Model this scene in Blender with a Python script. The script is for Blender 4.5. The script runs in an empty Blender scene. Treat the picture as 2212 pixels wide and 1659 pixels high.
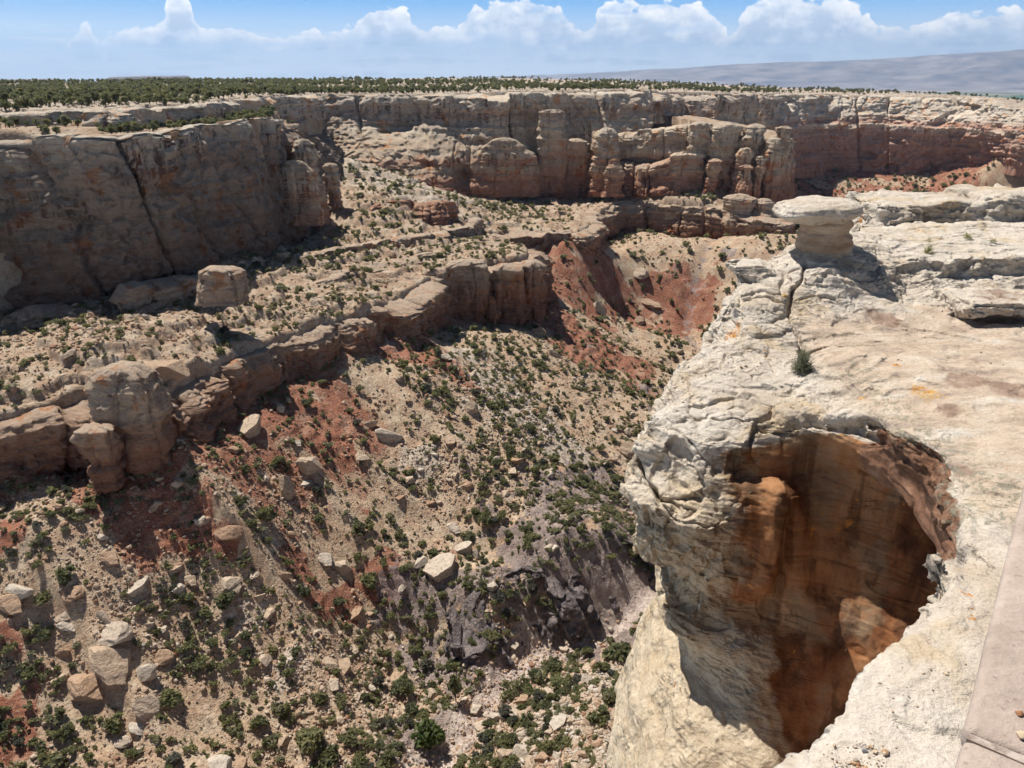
import bpy, math, numpy as np
from mathutils import Matrix, Vector
R = math.radians
scene = bpy.context.scene
COL = scene.collection

# ------------------------------------------------------------------ camera, sky, sun, exposure
HFOV, EYE_V = 68.0, 150.0
FPX = 512 / math.tan(R(HFOV / 2))
PITCH = math.atan((829.5 - EYE_V) * 0.4629 / FPX)
cam = bpy.data.cameras.new('camera')
cam.sensor_fit = 'HORIZONTAL'; cam.angle = R(HFOV); cam.clip_start = 0.05; cam.clip_end = 200000
camo = bpy.data.objects.new('camera', cam); COL.objects.link(camo)
camo.rotation_euler = (math.pi / 2 - PITCH, 0, 0)
scene.camera = camo

SUN_EL, SUN_AZ = R(60), math.atan2(-0.71, 0.70)          # azimuth from +Y towards +X
SD = np.array([math.sin(SUN_AZ) * math.cos(SUN_EL), math.cos(SUN_AZ) * math.cos(SUN_EL), math.sin(SUN_EL)])
sun = bpy.data.lights.new('sun', 'SUN'); sun.energy = 4.9; sun.angle = R(0.5); sun.color = (1.0, 0.955, 0.88)
suno = bpy.data.objects.new('sun', sun); COL.objects.link(suno)
suno.rotation_euler = Vector(SD).to_track_quat('Z', 'Y').to_euler()

scene.view_settings.view_transform = 'Standard'; scene.view_settings.look = 'None'
scene.view_settings.gamma = 1; scene.view_settings.exposure = 0.46
scene.cycles.max_bounces = 4; scene.cycles.diffuse_bounces = 3; scene.cycles.use_adaptive_sampling = True; scene.cycles.adaptive_threshold = 0.03; scene.cycles.adaptive_min_samples = 12; scene.cycles.volume_bounces = 0
scene.cycles.transparent_max_bounces = 4

# ------------------------------------------------------------------ helpers
cp, sp = math.cos(PITCH), math.sin(PITCH)
def ray(u, v):
    px = (u - 1106) * 0.4629; py = (829.5 - v) * 0.4629
    return np.array([px, py * sp + FPX * cp, py * cp - FPX * sp])
def Pz(u, v, z):
    d = ray(u, v); return d * (z / d[2])
def Py(u, v, Y):
    d = ray(u, v); return d * (Y / d[1])
def project(p):
    p = np.asarray(p, float)
    f = p[..., 1] * cp - p[..., 2] * sp; up = p[..., 1] * sp + p[..., 2] * cp
    return 1106 + p[..., 0] / f * FPX / 0.4629, 829.5 - up / f * FPX / 0.4629

def hsh(ix, iy, iz, seed):
    with np.errstate(over='ignore'):
        h = ix.astype(np.uint32) * np.uint32(374761393) + iy.astype(np.uint32) * np.uint32(668265263) + iz.astype(np.uint32) * np.uint32(2147483647) + np.uint32((seed * 144665 + 977) & 0xffffffff)
        h = (h ^ (h >> np.uint32(13))) * np.uint32(1274126177)
        h = (h ^ (h >> np.uint32(15))) * np.uint32(2246822519)
        h ^= h >> np.uint32(16)
    return h.astype(np.float32) * np.float32(2 / 4294967295.0) - np.float32(1)
def vn(p, seed=0):
    p = np.asarray(p, np.float32)
    i = np.floor(p).astype(np.int64); f = (p - i).astype(np.float32)
    w = f * f * f * (f * (f * 6 - 15) + 10)
    i = i.astype(np.int32).view(np.uint32) if False else (i & 0xffffffff).astype(np.uint32)
    out = 0
    one = np.uint32(1)
    for a in (0, 1):
        wx = w[..., 0] if a else 1 - w[..., 0]
        for b in (0, 1):
            wy = w[..., 1] if b else 1 - w[..., 1]
            for c in (0, 1):
                wz = w[..., 2] if c else 1 - w[..., 2]
                out = out + wx * wy * wz * hsh(i[..., 0] + np.uint32(a), i[..., 1] + np.uint32(b), i[..., 2] + np.uint32(c), seed)
    return out
def fbm(p, octs=4, seed=0, gain=0.5, lac=2.03):
    p = np.asarray(p, np.float32); a = 1.0; s = 0; t = 0
    for k in range(octs):
        s = s + a * vn(p, seed + k * 17); t += a; a *= gain; p = p * np.float32(lac) + np.float32(13.7)
    return s / t
def ridged(p, octs=4, seed=0):
    p = np.asarray(p, np.float32); a = 1.0; s = 0; t = 0
    for k in range(octs):
        s = s + a * (1 - 2 * np.abs(vn(p, seed + k * 17))); t += a; a *= 0.5; p = p * np.float32(2.1) + np.float32(7.3)
    return s / t
def sst(a, b, x):
    t = np.clip((x - a) / (b - a), 0, 1); return t * t * (3 - 2 * t)
def cells(s, W, seed):
    k = np.floor(s / W); z0 = np.zeros_like(k)
    ds = []; ids = []
    for j in (-2, -1, 0, 1, 2):
        kk = (k + j)
        ki = (kk.astype(np.int64) & 0xffffffff).astype(np.uint32)
        o = hsh(ki, ki * 0 + np.uint32(3), ki * 0, seed)
        ds.append(np.abs(s - (kk + 0.5 + 0.45 * o) * W)); ids.append(hsh(ki, ki * 0 + np.uint32(9), ki * 0, seed))
    ds = np.stack(ds); ids = np.stack(ids)
    od = np.argsort(ds, 0)
    f1 = np.take_along_axis(ds, od[:1], 0)[0]; f2 = np.take_along_axis(ds, od[1:2], 0)[0]
    rid = np.take_along_axis(ids, od[:1], 0)[0]
    return (f2 - f1) * 0.5, rid                 # distance to the cell border, random of the cell

def mk(name, V, F, mat=None, attrs=None, smooth=True, parent=None, link=True):
    V = np.asarray(V, np.float32); me = bpy.data.meshes.new(name)
    Fs = F if isinstance(F, list) else [F]
    Fs = [np.asarray(f, np.int32) for f in Fs if len(f)]
    loops = np.concatenate([f.ravel() for f in Fs]); sizes = np.concatenate([np.full(len(f), f.shape[1], np.int32) for f in Fs])
    starts = np.concatenate([[0], np.cumsum(sizes)[:-1]]).astype(np.int32)
    me.vertices.add(len(V)); me.vertices.foreach_set('co', V.ravel())
    me.loops.add(len(loops)); me.loops.foreach_set('vertex_index', loops)
    me.polygons.add(len(sizes)); me.polygons.foreach_set('loop_start', starts)
    me.polygons.foreach_set('use_smooth', np.full(len(sizes), smooth, bool))
    me.update(calc_edges=True); me.validate()
    for k, a in (attrs or {}).items():
        at = me.attributes.new(k, 'FLOAT', 'POINT'); at.data.foreach_set('value', np.asarray(a, np.float32).ravel())
    for m in (mat if isinstance(mat, (list, tuple)) else [mat]):
        if m: me.materials.append(m)
    o = bpy.data.objects.new(name, me)
    if link: COL.objects.link(o)
    if parent: o.parent = parent
    return o
def grid_faces(n, m):
    i = np.arange(n * m).reshape(n, m)
    return np.stack([i[:-1, :-1], i[1:, :-1], i[1:, 1:], i[:-1, 1:]], -1).reshape(-1, 4)
def tag(o, label=None, cat=None, group=None, kind=None):
    if label: o['label'] = label
    if cat: o['category'] = cat
    if group: o['group'] = group
    if kind: o['kind'] = kind
    return o
def empty(name, loc):
    o = bpy.data.objects.new(name, None); o.location = loc; COL.objects.link(o); return o

# ------------------------------------------------------------------ material helpers
class NT:
    def __init__(s, name):
        s.m = bpy.data.materials.new(name); s.m.use_nodes = True; s.t = s.m.node_tree
        s.b = s.t.nodes['Principled BSDF']; s.b.inputs['Roughness'].default_value = 0.92
        s.b.inputs['Specular IOR Level'].default_value = 0.12
    def n(s, ty, **k):
        x = s.t.nodes.new(ty)
        for a, v in k.items(): setattr(x, a, v)
        return x
    def l(s, a, b): s.t.links.new(a, b)
    def put(s, sock, v):
        if hasattr(v, 'is_output'): s.l(v, sock)
        else: sock.default_value = v
    def pos(s): return s.n('ShaderNodeNewGeometry').outputs['Position']
    def nrm(s): return s.n('ShaderNodeNewGeometry').outputs['Normal']
    def obj(s): return s.n('ShaderNodeTexCoord').outputs['Object']
    def scl(s, v, k):
        x = s.n('ShaderNodeVectorMath', operation='MULTIPLY'); s.l(v, x.inputs[0]); x.inputs[1].default_value = k if hasattr(k, '__len__') else (k, k, k); return x.outputs[0]
    def sep(s, v, i):
        x = s.n('ShaderNodeSeparateXYZ'); s.l(v, x.inputs[0]); return x.outputs[i]
    def noise(s, v, scale=1.0, det=5, rough=0.55, dist=0.0, col=False):
        x = s.n('ShaderNodeTexNoise'); s.l(v, x.inputs['Vector']); x.inputs['Scale'].default_value = scale
        x.inputs['Detail'].default_value = det; x.inputs['Roughness'].default_value = rough; x.inputs['Distortion'].default_value = dist
        return x.outputs['Color' if col else 'Fac']
    def vor(s, v, scale=1.0, feat='F1', out='Distance', rnd=1.0):
        x = s.n('ShaderNodeTexVoronoi', feature=feat); s.l(v, x.inputs['Vector']); x.inputs['Scale'].default_value = scale
        x.inputs['Randomness'].default_value = rnd; return x.outputs[out]
    def ramp(s, f, stops, interp='LINEAR'):
        x = s.n('ShaderNodeValToRGB'); x.color_ramp.interpolation = interp; s.l(f, x.inputs[0]); e = x.color_ramp.elements
        while len(e) > 1: e.remove(e[0])
        for i, (p, c) in enumerate(stops):
            q = e[0] if i == 0 else e.new(p); q.position = p
            q.color = (c[0], c[1], c[2], 1) if hasattr(c, '__len__') else (c, c, c, 1)
        return x.outputs[0]
    def mix(s, f, a, b, mode='MIX'):
        x = s.n('ShaderNodeMix', data_type='RGBA', blend_type=mode); s.put(x.inputs[0], f)
        for k, c in ((6, a), (7, b)):
            s.put(x.inputs[k], c if hasattr(c, 'is_output') else (*c, 1))
        return x.outputs[2]
    def math(s, op, a, b=0.0, c=0.0, clamp=False):
        x = s.n('ShaderNodeMath', operation=op, use_clamp=clamp)
        s.put(x.inputs[0], a); s.put(x.inputs[1], b)
        if op in ('MULTIPLY_ADD', 'SMOOTH_MIN', 'COMPARE'): s.put(x.inputs[2], c)
        return x.outputs[0]
    def mr(s, f, a, b, c=0.0, d=1.0):
        x = s.n('ShaderNodeMapRange', interpolation_type='SMOOTHSTEP'); s.put(x.inputs[0], f)
        for i, q in enumerate((a, b, c, d)): x.inputs[1 + i].default_value = q
        return x.outputs[0]
    def attr(s, name): return s.n('ShaderNodeAttribute', attribute_name=name).outputs['Fac']
    def bump(s, h, strength=0.5, dist=0.2, prev=None):
        x = s.n('ShaderNodeBump'); x.inputs['Strength'].default_value = strength; x.inputs['Distance'].default_value = dist
        s.l(h, x.inputs['Height'])
        if prev is not None: s.l(prev, x.inputs['Normal'])
        return x.outputs[0]
    def done(s, col, bump=None):
        s.put(s.b.inputs['Base Color'], col if hasattr(col, 'is_output') else (*col, 1))
        if bump is not None: s.l(bump, s.b.inputs['Normal'])
        return s.m

# ------------------------------------------------------------------ sky with cumulus (world shader, by direction)
def build_world():
    w = bpy.data.worlds.new('World'); scene.world = w; w.use_nodes = True; t = w.node_tree
    for n in list(t.nodes): t.nodes.remove(n)
    s = NT.__new__(NT); s.t = t
    out = s.n('ShaderNodeOutputWorld'); bg = s.n('ShaderNodeBackground'); bg.inputs['Strength'].default_value = 0.095
    sky = s.n('ShaderNodeTexSky', sky_type='NISHITA'); sky.sun_disc = False
    sky.sun_elevation = SUN_EL; sky.sun_rotation = SUN_AZ; sky.altitude = 1900; sky.air_density = 1.0; sky.dust_density = 0.0; sky.ozone_density = 3.5
    d = s.n('ShaderNodeTexCoord').outputs['Generated']
    x, y, z = s.sep(d, 0), s.sep(d, 1), s.sep(d, 2)
    az = s.math('ARCTAN2', x, y); el = s.math('ARCSINE', z)
    pale = s.ramp(s.mr(el, R(-0.6), R(6.5)), [(0.0, (0.80, 0.86, 0.91)), (0.3, (0.60, 0.74, 0.88)), (0.75, (0.215, 0.46, 0.80)), (1.0, (0.19, 0.42, 0.76))])
    pale = s.scl(pale, 9.6)
    hz = s.mix(s.mr(el, R(4.5), R(14)), pale, sky.outputs[0])
    hz = s.mix(1.0, hz, s.ramp(s.mr(el, R(6), R(30)), [(0, (1, 1, 1)), (1, (0.30, 0.30, 0.30))]), 'MULTIPLY')
    s.l(hz, bg.inputs[0])
    tops = [(-400,130),(0,128),(60,112),(110,104),(140,125),(152,52),(200,50),(212,112),(232,72),(270,62),(330,64),(352,40),(382,-20),(418,0),(432,64),(480,58),(540,66),(570,84),(640,80),(690,62),(740,66),(775,52),(792,14),(850,12),(890,44),(930,62),(980,70),(1005,36),(1050,4),(1120,-8),(1190,4),(1240,44),(1268,62),(1292,20),(1330,6),(1400,14),(1470,6),(1530,22),(1560,54),(1580,76),(1592,52),(1620,18),(1680,-10),(1800,0),(1880,44),(1930,60),(2000,48),(2100,20),(2212,14),(2600,40)]
    azs = []; els = []
    for u, v in tops:
        q = ray(u, v); azs.append(math.atan2(q[0], q[1])); els.append(math.asin(q[2] / np.linalg.norm(q)))
    a0, a1 = -1.2, 1.2
    fc = s.n('ShaderNodeFloatCurve'); cu = fc.mapping.curves[0]
    EM = R(7)
    pts = [(0, 0.5)] + [((a - a0) / (a1 - a0), e / EM) for a, e in zip(azs, els)] + [(1, 0.4)]
    for i, (a, b) in enumerate(pts):
        b = min(max(b, 0), 1)
        if i < 2: cu.points[i].location = (a, b)
        else: cu.points.new(a, b)
    for p_ in cu.points: p_.handle_type = 'AUTO_CLAMPED'
    fc.mapping.update()
    s.l(s.math('MULTIPLY_ADD', az, 1 / (a1 - a0), -a0 / (a1 - a0)), fc.inputs['Value'])
    top = s.math('MULTIPLY', fc.outputs[0], EM)
    wv = s.scl(d, (1, 1, 1.5))
    nz = s.noise(wv, 21, 9, 0.62, 0.4); bil = s.vor(s.n('ShaderNodeVectorMath', operation='ADD').outputs[0], 1) if False else None
    v1 = s.vor(wv, 42, 'SMOOTH_F1'); v2 = s.vor(wv, 95, 'SMOOTH_F1')
    lump = s.math('ADD', s.math('MULTIPLY', s.math('SUBTRACT', nz, 0.5), R(2.3)), s.math('MULTIPLY', s.math('SUBTRACT', 0.45, v1), R(0.75)))
    lump = s.math('ADD', lump, s.math('MULTIPLY', s.math('SUBTRACT', 0.42, v2), R(0.6)))
    edge = s.math('SUBTRACT', s.math('ADD', top, lump), el)
    mask = s.mr(edge, R(-0.01), R(0.14))
    # the base of the bank thins out towards the horizon into streaks of open sky
    nb = s.noise(s.scl(d, (3, 3, 60)), 3.0, 5, 0.6)
    thin = s.mr(s.math('ADD', el, s.math('MULTIPLY', s.math('SUBTRACT', nb, 0.5), R(4.2))), R(0.3), R(2.3))
    holes = s.mr(s.noise(s.scl(d, (7, 7, 30)), 2.1, 5, 0.6), 0.34, 0.48)
    veil = s.math('MULTIPLY', s.mr(s.noise(s.scl(d, (4, 4, 70)), 2.2, 4, 0.55), 0.45, 0.66), s.mr(el, R(3.2), R(0.6), 0.0, 0.72))
    mask = s.math('MULTIPLY', mask, s.math('MULTIPLY', thin, s.math('MULTIPLY_ADD', holes, 0.45, 0.55)), clamp=True)
    mask = s.math('MAXIMUM', mask, veil)
    n3 = s.noise(wv, 70, 6, 0.6)
    tone = s.math('ADD', s.math('MULTIPLY', nz, 0.55), s.math('MULTIPLY', s.math('SUBTRACT', 1, v1), 0.30))
    tone = s.math('ADD', tone, s.math('MULTIPLY', s.math('SUBTRACT', n3, 0.5), 0.5))
    depth = s.mr(edge, R(0.1), R(1.5))
    col = s.ramp(s.math('SUBTRACT', tone, s.math('MULTIPLY', depth, 0.16)), [(0.24, (0.56, 0.66, 0.80)), (0.36, (0.76, 0.825, 0.915)), (0.46, (0.95, 0.965, 0.985)), (0.55, (1.06, 1.05, 1.04))])
    bc = s.n('ShaderNodeBackground'); bc.inputs['Strength'].default_value = 0.86; s.l(col, bc.inputs[0])
    mx = s.n('ShaderNodeMixShader'); s.l(mask, mx.inputs[0]); s.l(bg.outputs[0], mx.inputs[1]); s.l(bc.outputs[0], mx.inputs[2])
    s.l(mx.outputs[0], out.inputs[0])
build_world()

# ------------------------------------------------------------------ rock and ground materials
def cliff_material(name, bands, zlo, zhi, varnish=0.55, scale=1.0, seam=0.4):
    s = NT(name); p = s.pos(); z = s.sep(p, 2)
    big = s.noise(p, 0.03 * scale, 4, 0.55)
    zz = s.math('ADD', z, s.math('MULTIPLY', s.math('SUBTRACT', big, 0.5), 10.0))
    base = s.ramp(s.mr(zz, zlo, zhi), bands)
    st = s.noise(s.scl(p, (0.015, 0.015, seam)), 1.0, 4, 0.65)
    base = s.mix(0.6, base, s.mix(1.0, base, s.ramp(st, [(0.3, (0.62, 0.50, 0.43)), (0.47, (0.97, 0.95, 0.94)), (0.55, (1.02, 1, 1)), (0.7, (1.28, 1.24, 1.17))]), 'MULTIPLY'))
    pat = s.noise(p, 0.10 * scale, 5, 0.62, 0.4)
    base = s.mix(s.mr(pat, 0.56, 0.64), base, s.mix(1.0, base, (0.95, 0.66, 0.48), 'MULTIPLY'))
    base = s.mix(s.mr(pat, 0.44, 0.36), base, s.mix(1.0, base, (0.80, 0.79, 0.80), 'MULTIPLY'))
    nz = s.math('ABSOLUTE', s.sep(s.nrm(), 2)); steep = s.mr(nz, 0.55, 0.25)
    vs = s.noise(s.scl(p, (0.30 * scale, 0.30 * scale, 0.026)), 1.0, 4, 0.7)
    vmask = s.math('MULTIPLY', s.math('MULTIPLY', s.mr(vs, 0.47, 0.62), s.mr(big, 0.43, 0.57)), s.math('MULTIPLY', steep, varnish))
    base = s.mix(vmask, base, s.ramp(pat, [(0.45, (0.085, 0.062, 0.052)), (0.58, (0.15, 0.062, 0.036))]))
    fin = s.noise(s.scl(p, (0.55 * scale, 0.55 * scale, 1.3 * scale)), 1.0, 5, 0.68)
    base = s.mix(s.math('MULTIPLY', s.mr(fin, 0.50, 0.62), s.math('MULTIPLY', s.mr(nz, 0.45, 0.85), 0.5)), base, (0.30, 0.275, 0.24))
    base = s.mix(0.55, base, s.mix(1.0, base, s.ramp(fin, [(0.3, (0.62, 0.60, 0.58)), (0.52, (1, 1, 1)), (0.72, (1.2, 1.2, 1.2))]), 'MULTIPLY'))
    return s.done(base, s.bump(fin, 0.85, 1.5))
M_upper = cliff_material('upper_sandstone', [(0.0, (0.33, 0.165, 0.105)), (0.14, (0.43, 0.25, 0.165)), (0.25, (0.47, 0.36, 0.26)), (0.34, (0.43, 0.26, 0.175)), (0.43, (0.53, 0.43, 0.32)), (0.55, (0.47, 0.36, 0.26)), (0.72, (0.52, 0.44, 0.34)), (0.9, (0.45, 0.35, 0.27)), (1.0, (0.54, 0.47, 0.38))], -84, -14, 0.85)
M_left_shaded = cliff_material('left_wall_shaded', [(0.0, (0.17, 0.10, 0.07)), (0.3, (0.215, 0.155, 0.118)), (0.6, (0.25, 0.198, 0.155)), (0.85, (0.28, 0.215, 0.168)), (0.95, (0.38, 0.315, 0.25)), (1.0, (0.52, 0.46, 0.38))], -84, -17, 1.0)  # darker than the upper sandstone: varnish, plus wall shade put into the colour
M_lower = cliff_material('lower_sandstone', [(0.0, (0.23, 0.11, 0.068)), (0.5, (0.33, 0.18, 0.115)), (0.8, (0.38, 0.245, 0.165)), (1.0, (0.46, 0.355, 0.265))], -108, -83, 0.85, 1.4, 0.7)
M_far = cliff_material('far_sandstone', [(0.0, (0.38, 0.22, 0.165)), (0.35, (0.44, 0.28, 0.21)), (0.55, (0.50, 0.34, 0.26)), (0.64, (0.60, 0.50, 0.40)), (0.72, (0.48, 0.29, 0.215)), (0.82, (0.62, 0.53, 0.43)), (1.0, (0.58, 0.51, 0.42))], -108, -28, 0.35)
def dark_material():
    s = NT('dark_schist'); p = s.pos()
    c = s.ramp(s.noise(p, 0.3, 6, 0.65), [(0.3, (0.065, 0.053, 0.052)), (0.48, (0.15, 0.122, 0.117)), (0.66, (0.26, 0.215, 0.20))])
    b = s.bump(s.noise(s.scl(p, (0.7, 0.7, 0.5)), 1.0, 5, 0.68), 1.0, 1.2)
    return s.done(c, b)
M_dark = dark_material()

def ground_material():
    s = NT('canyon_ground'); p = s.pos()
    r, g, pl, bn, ms = (s.attr(k) for k in ('red', 'grey', 'pale', 'bench', 'mesa')); wa = s.attr('wash')
    n1 = s.noise(p, 0.16, 5, 0.68); n2 = s.noise(p, 1.0, 4, 0.7)
    tan = s.ramp(n1, [(0.3, (0.38, 0.235, 0.15)), (0.5, (0.46, 0.335, 0.23)), (0.7, (0.53, 0.43, 0.32))])
    red = s.ramp(n1, [(0.3, (0.22, 0.07, 0.042)), (0.52, (0.29, 0.11, 0.066)), (0.68, (0.38, 0.22, 0.145))])
    gr = s.ramp(n1, [(0.3, (0.15, 0.115, 0.11)), (0.6, (0.25, 0.20, 0.19)), (0.7, (0.36, 0.27, 0.23))])
    pa = s.ramp(n2, [(0.3, (0.38, 0.32, 0.26)), (0.6, (0.54, 0.48, 0.41))])
    be = s.ramp(n1, [(0.3, (0.31, 0.19, 0.125)), (0.5, (0.42, 0.31, 0.22)), (0.7, (0.50, 0.42, 0.33))])
    me = s.ramp(n1, [(0.3, (0.37, 0.25, 0.18)), (0.5, (0.46, 0.38, 0.30)), (0.7, (0.52, 0.46, 0.38))])
    j1 = s.math('MULTIPLY', s.math('SUBTRACT', n1, 0.5), 1.6)
    def m(a): return s.mr(s.math('ADD', a, j1), 0.38, 0.62)
    c = s.mix(s.math('MULTIPLY', m(r), 0.88), tan, red); c = s.mix(s.math('MULTIPLY', m(pl), 0.6), c, pa); c = s.mix(s.math('MULTIPLY', m(g), 0.85), c, gr); c = s.mix(m(bn), c, be); c = s.mix(ms, c, me)
    c = s.mix(s.mr(s.math('ADD', wa, s.math('MULTIPLY', j1, 0.6)), 0.4, 0.6), c, s.ramp(n1, [(0.3, (0.38, 0.29, 0.25)), (0.6, (0.49, 0.40, 0.345))]))
    x = s.n('ShaderNodeTexVoronoi', feature='F1'); s.l(p, x.inputs['Vector']); x.inputs['Scale'].default_value = 1.5
    v, vc = x.outputs['Distance'], x.outputs['Color']
    chip = s.math('MULTIPLY', s.mr(v, 0.44, 0.30), s.mr(s.sep(vc, 0), 0.42, 0.5))
    cc = s.mix(0.5, c, s.ramp(s.sep(vc, 2), [(0.0, (0.36, 0.23, 0.15)), (0.5, (0.47, 0.37, 0.28)), (1.0, (0.56, 0.49, 0.41))]))
    c = s.mix(s.math('MULTIPLY', chip, 0.7), c, cc)
    c = s.mix(0.7, c, s.mix(1.0, c, s.ramp(n2, [(0.34, (0.58, 0.55, 0.52)), (0.52, (1, 1, 1)), (0.7, (1.16, 1.16, 1.16))]), 'MULTIPLY'))
    b = s.bump(s.math('ADD', s.math('MULTIPLY', chip, 0.4), n2), 0.9, 0.7)
    return s.done(c, b)
M_ground = ground_material()

def boulder_material(name, stops, grain=1.0):
    s = NT(name); p = s.pos(); oi = s.n('ShaderNodeObjectInfo').outputs['Random']
    base = s.ramp(oi, stops)
    n = s.noise(s.scl(p, (0.9, 0.9, 2.0)), 1.1 * grain, 4, 0.65)
    c = s.mix(1.0, base, s.ramp(n, [(0.3, (0.6, 0.54, 0.48)), (0.5, (1, 1, 1)), (0.75, (1.18, 1.16, 1.13))]), 'MULTIPLY')
    b = s.bump(n, 0.8, 0.5)
    return s.done(c, b)
M_boulder = boulder_material('boulder_sandstone', [(0.0, (0.36, 0.235, 0.155)), (0.35, (0.42, 0.31, 0.22)), (0.7, (0.45, 0.36, 0.275)), (1.0, (0.48, 0.42, 0.35))])
def scree_material():
    s = NT('scree_stone'); p = s.pos(); t = s.attr('tint')
    c = s.ramp(t, [(0.0, (0.27, 0.125, 0.075)), (0.3, (0.37, 0.245, 0.165)), (0.65, (0.45, 0.36, 0.275)), (1.0, (0.52, 0.465, 0.40))])
    c = s.mix(0.6, c, s.mix(1.0, c, s.ramp(s.noise(p, 1.7, 4, 0.6), [(0.3, (0.65, 0.6, 0.55)), (0.6, (1.05, 1.05, 1.05))]), 'MULTIPLY'))
    return s.done(c, None)
M_scree = scree_material()
def leaf_material(name, stops):
    s = NT(name); t = s.attr('tint'); oi = s.n('ShaderNodeObjectInfo').outputs['Random']
    c = s.ramp(s.math('ADD', s.math('MULTIPLY', t, 0.6), s.math('MULTIPLY', oi, 0.4)), stops)
    s.b.inputs['Roughness'].default_value = 0.75
    s.done(c); tr = s.n('ShaderNodeBsdfTranslucent'); s.l(c, tr.inputs['Color']); mx = s.n('ShaderNodeMixShader'); mx.inputs[0].default_value = 0.54
    s.l(s.b.outputs[0], mx.inputs[1]); s.l(tr.outputs[0], mx.inputs[2]); s.l(mx.outputs[0], s.t.nodes['Material Output'].inputs['Surface'])
    return s.m
M_leaf = leaf_material('juniper_foliage', [(0.0, (0.08, 0.09, 0.045)), (0.3, (0.155, 0.165, 0.09)), (0.5, (0.20, 0.205, 0.09)), (0.7, (0.27, 0.255, 0.12)), (0.85, (0.245, 0.245, 0.16)), (1.0, (0.33, 0.305, 0.215))])
M_leaf_bright = leaf_material('bright_foliage', [(0.0, (0.06, 0.085, 0.03)), (0.6, (0.105, 0.14, 0.048)), (1.0, (0.16, 0.19, 0.075))])
M_leaf_grey = leaf_material('sage_foliage', [(0.0, (0.085, 0.088, 0.062)), (0.6, (0.15, 0.145, 0.11)), (1.0, (0.21, 0.20, 0.16))])
def bark_material():
    s = NT('bark'); p = s.obj()
    return s.done(s.ramp(s.noise(p, 6, 4), [(0.3, (0.07, 0.05, 0.04)), (0.7, (0.19, 0.15, 0.12))]))
M_bark = bark_material()

#%%TERRAIN
# ------------------------------------------------------------------ traced lines of the canyon, unprojected to where they stand
def LZ(pts): return np.array([Pz(*p) for p in pts])
def LY(pts): return np.array([Py(*p) for p in pts])

# left block of the upper cliff: lip, foot
K2t = LZ([(-420,335,-22),(-200,312,-21.5),(0,298,-21),(150,296,-20.5),(300,290,-20.5),(450,274,-20.5),(540,264,-20.5),(590,258,-21),(618,257,-21.5)])
K2t = np.vstack([K2t, LY([(632,262,398),(650,274,440),(690,288,490),(722,280,540)])])
K2fuv = [(-420,780),(-180,705),(0,668),(180,655),(345,640),(500,562),(600,548),(634,534),(660,524)]
K2f = np.array([Py(u, v, K2t[i][1] - 4) for i, (u, v) in enumerate(K2fuv)])
K2f = np.vstack([K2f, LY([(680,500,394),(700,430,436),(738,385,484),(748,345,532)])])
# caprock rim on the left
K1t = LZ([(-420,252,-14.0),(-150,246,-14.0),(0,243,-14.2),(120,241,-14.2),(240,240,-14.2),(330,232,-14.2),(430,226,-14.3),(520,216,-14.5),(590,211,-14.6),(650,206,-14.7),(700,203,-15)])
K1f = K1t.copy(); K1f[:, 2] -= np.array([3, 3, 3.5, 4.5, 6.5, 8, 9.5, 11, 12, 12, 12.])
# rim, mid face and foot of the central and the far wall
K3 = [((690,203,545),(690,260,543),(690,330,535)), ((760,205,548),(765,265,545),(775,345,510)), ((850,205,552),(870,275,541),(895,395,495)),
      ((960,202,556),(985,290,541),(1005,425,515)), ((1080,200,560),(1085,285,549),(1100,426,532)), ((1190,200,565),(1190,300,556),(1195,428,545)),
      ((1300,198,570),(1300,295,561),(1310,428,548)), ((1370,194,580),(1375,240,576),(1390,300,560)), ((1400,196,640),(1400,218,639),(1400,247,636)),
      ((1470,199,690),(1470,222,688),(1470,250,684)), ((1560,203,700),(1560,232,697),(1560,264,690)), ((1605,203,745),(1605,240,741),(1612,300,730)),
      ((1690,204,905),(1690,249,890),(1690,372,869)), ((1800,205,955),(1800,250,940),(1800,370,919)), ((1920,207,945),(1920,252,930),(1920,368,909)), ((2030,208,915),(2030,253,900),(2030,362,879)), ((2122,212,880),(2122,257,865),(2122,358,844)), ((2160,230,850),(2160,275,835),(2160,362,814)), ((2270,240,800),(2270,285,785),(2270,378,764)), ((2600,255,740),(2600,300,725),(2600,415,704))]
K3a, K3m, K3c = (LY([s[i] for s in K3]) for i in range(3))
CAPV = [235,250,262,258,262,262,258,240,218,222,232,240,226,226,228,230,234,250,262,280]
K3b = np.array([Py(s[1][0], CAPV[i], s[0][2] - (3 if i < 12 else 12)) for i, s in enumerate(K3)])
SLP = [(695,300,538),(768,300,528),(885,340,512),(995,345,524),(1092,330,544),(1194,335,552),(1306,335,555),(1385,275,566)]
K3m = np.array([Py(*SLP[i]) if i < len(SLP) else (K3b[i] * 0.4 + K3c[i] * 0.6) if i < 12 else Py(K3[i][0][0], K3[i][0][1] + 62, K3[i][0][2] - 30) for i in range(len(K3))])
# second tier in front of the amphitheatre, and the block terrace below it
K4t = LY([(1300,292,552),(1345,284,546),(1400,280,540),(1480,270,536),(1560,270,530),(1640,300,520),(1688,302,515),(1700,296,540),(1704,288,600)])
K4f = LY([(1300,330,548),(1345,322,541),(1400,322,534),(1480,345,526),(1560,402,521),(1640,482,512),(1692,502,507),(1706,480,536),(1712,440,598)])
K4bt = LY([(1290,352,545),(1345,346,532),(1400,350,527),(1450,336,520),(1530,330,519),(1560,335,521)])
K4bf = LY([(1290,432,540),(1345,430,527),(1400,428,520),(1450,424,514),(1530,414,513),(1560,412,517)])
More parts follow.
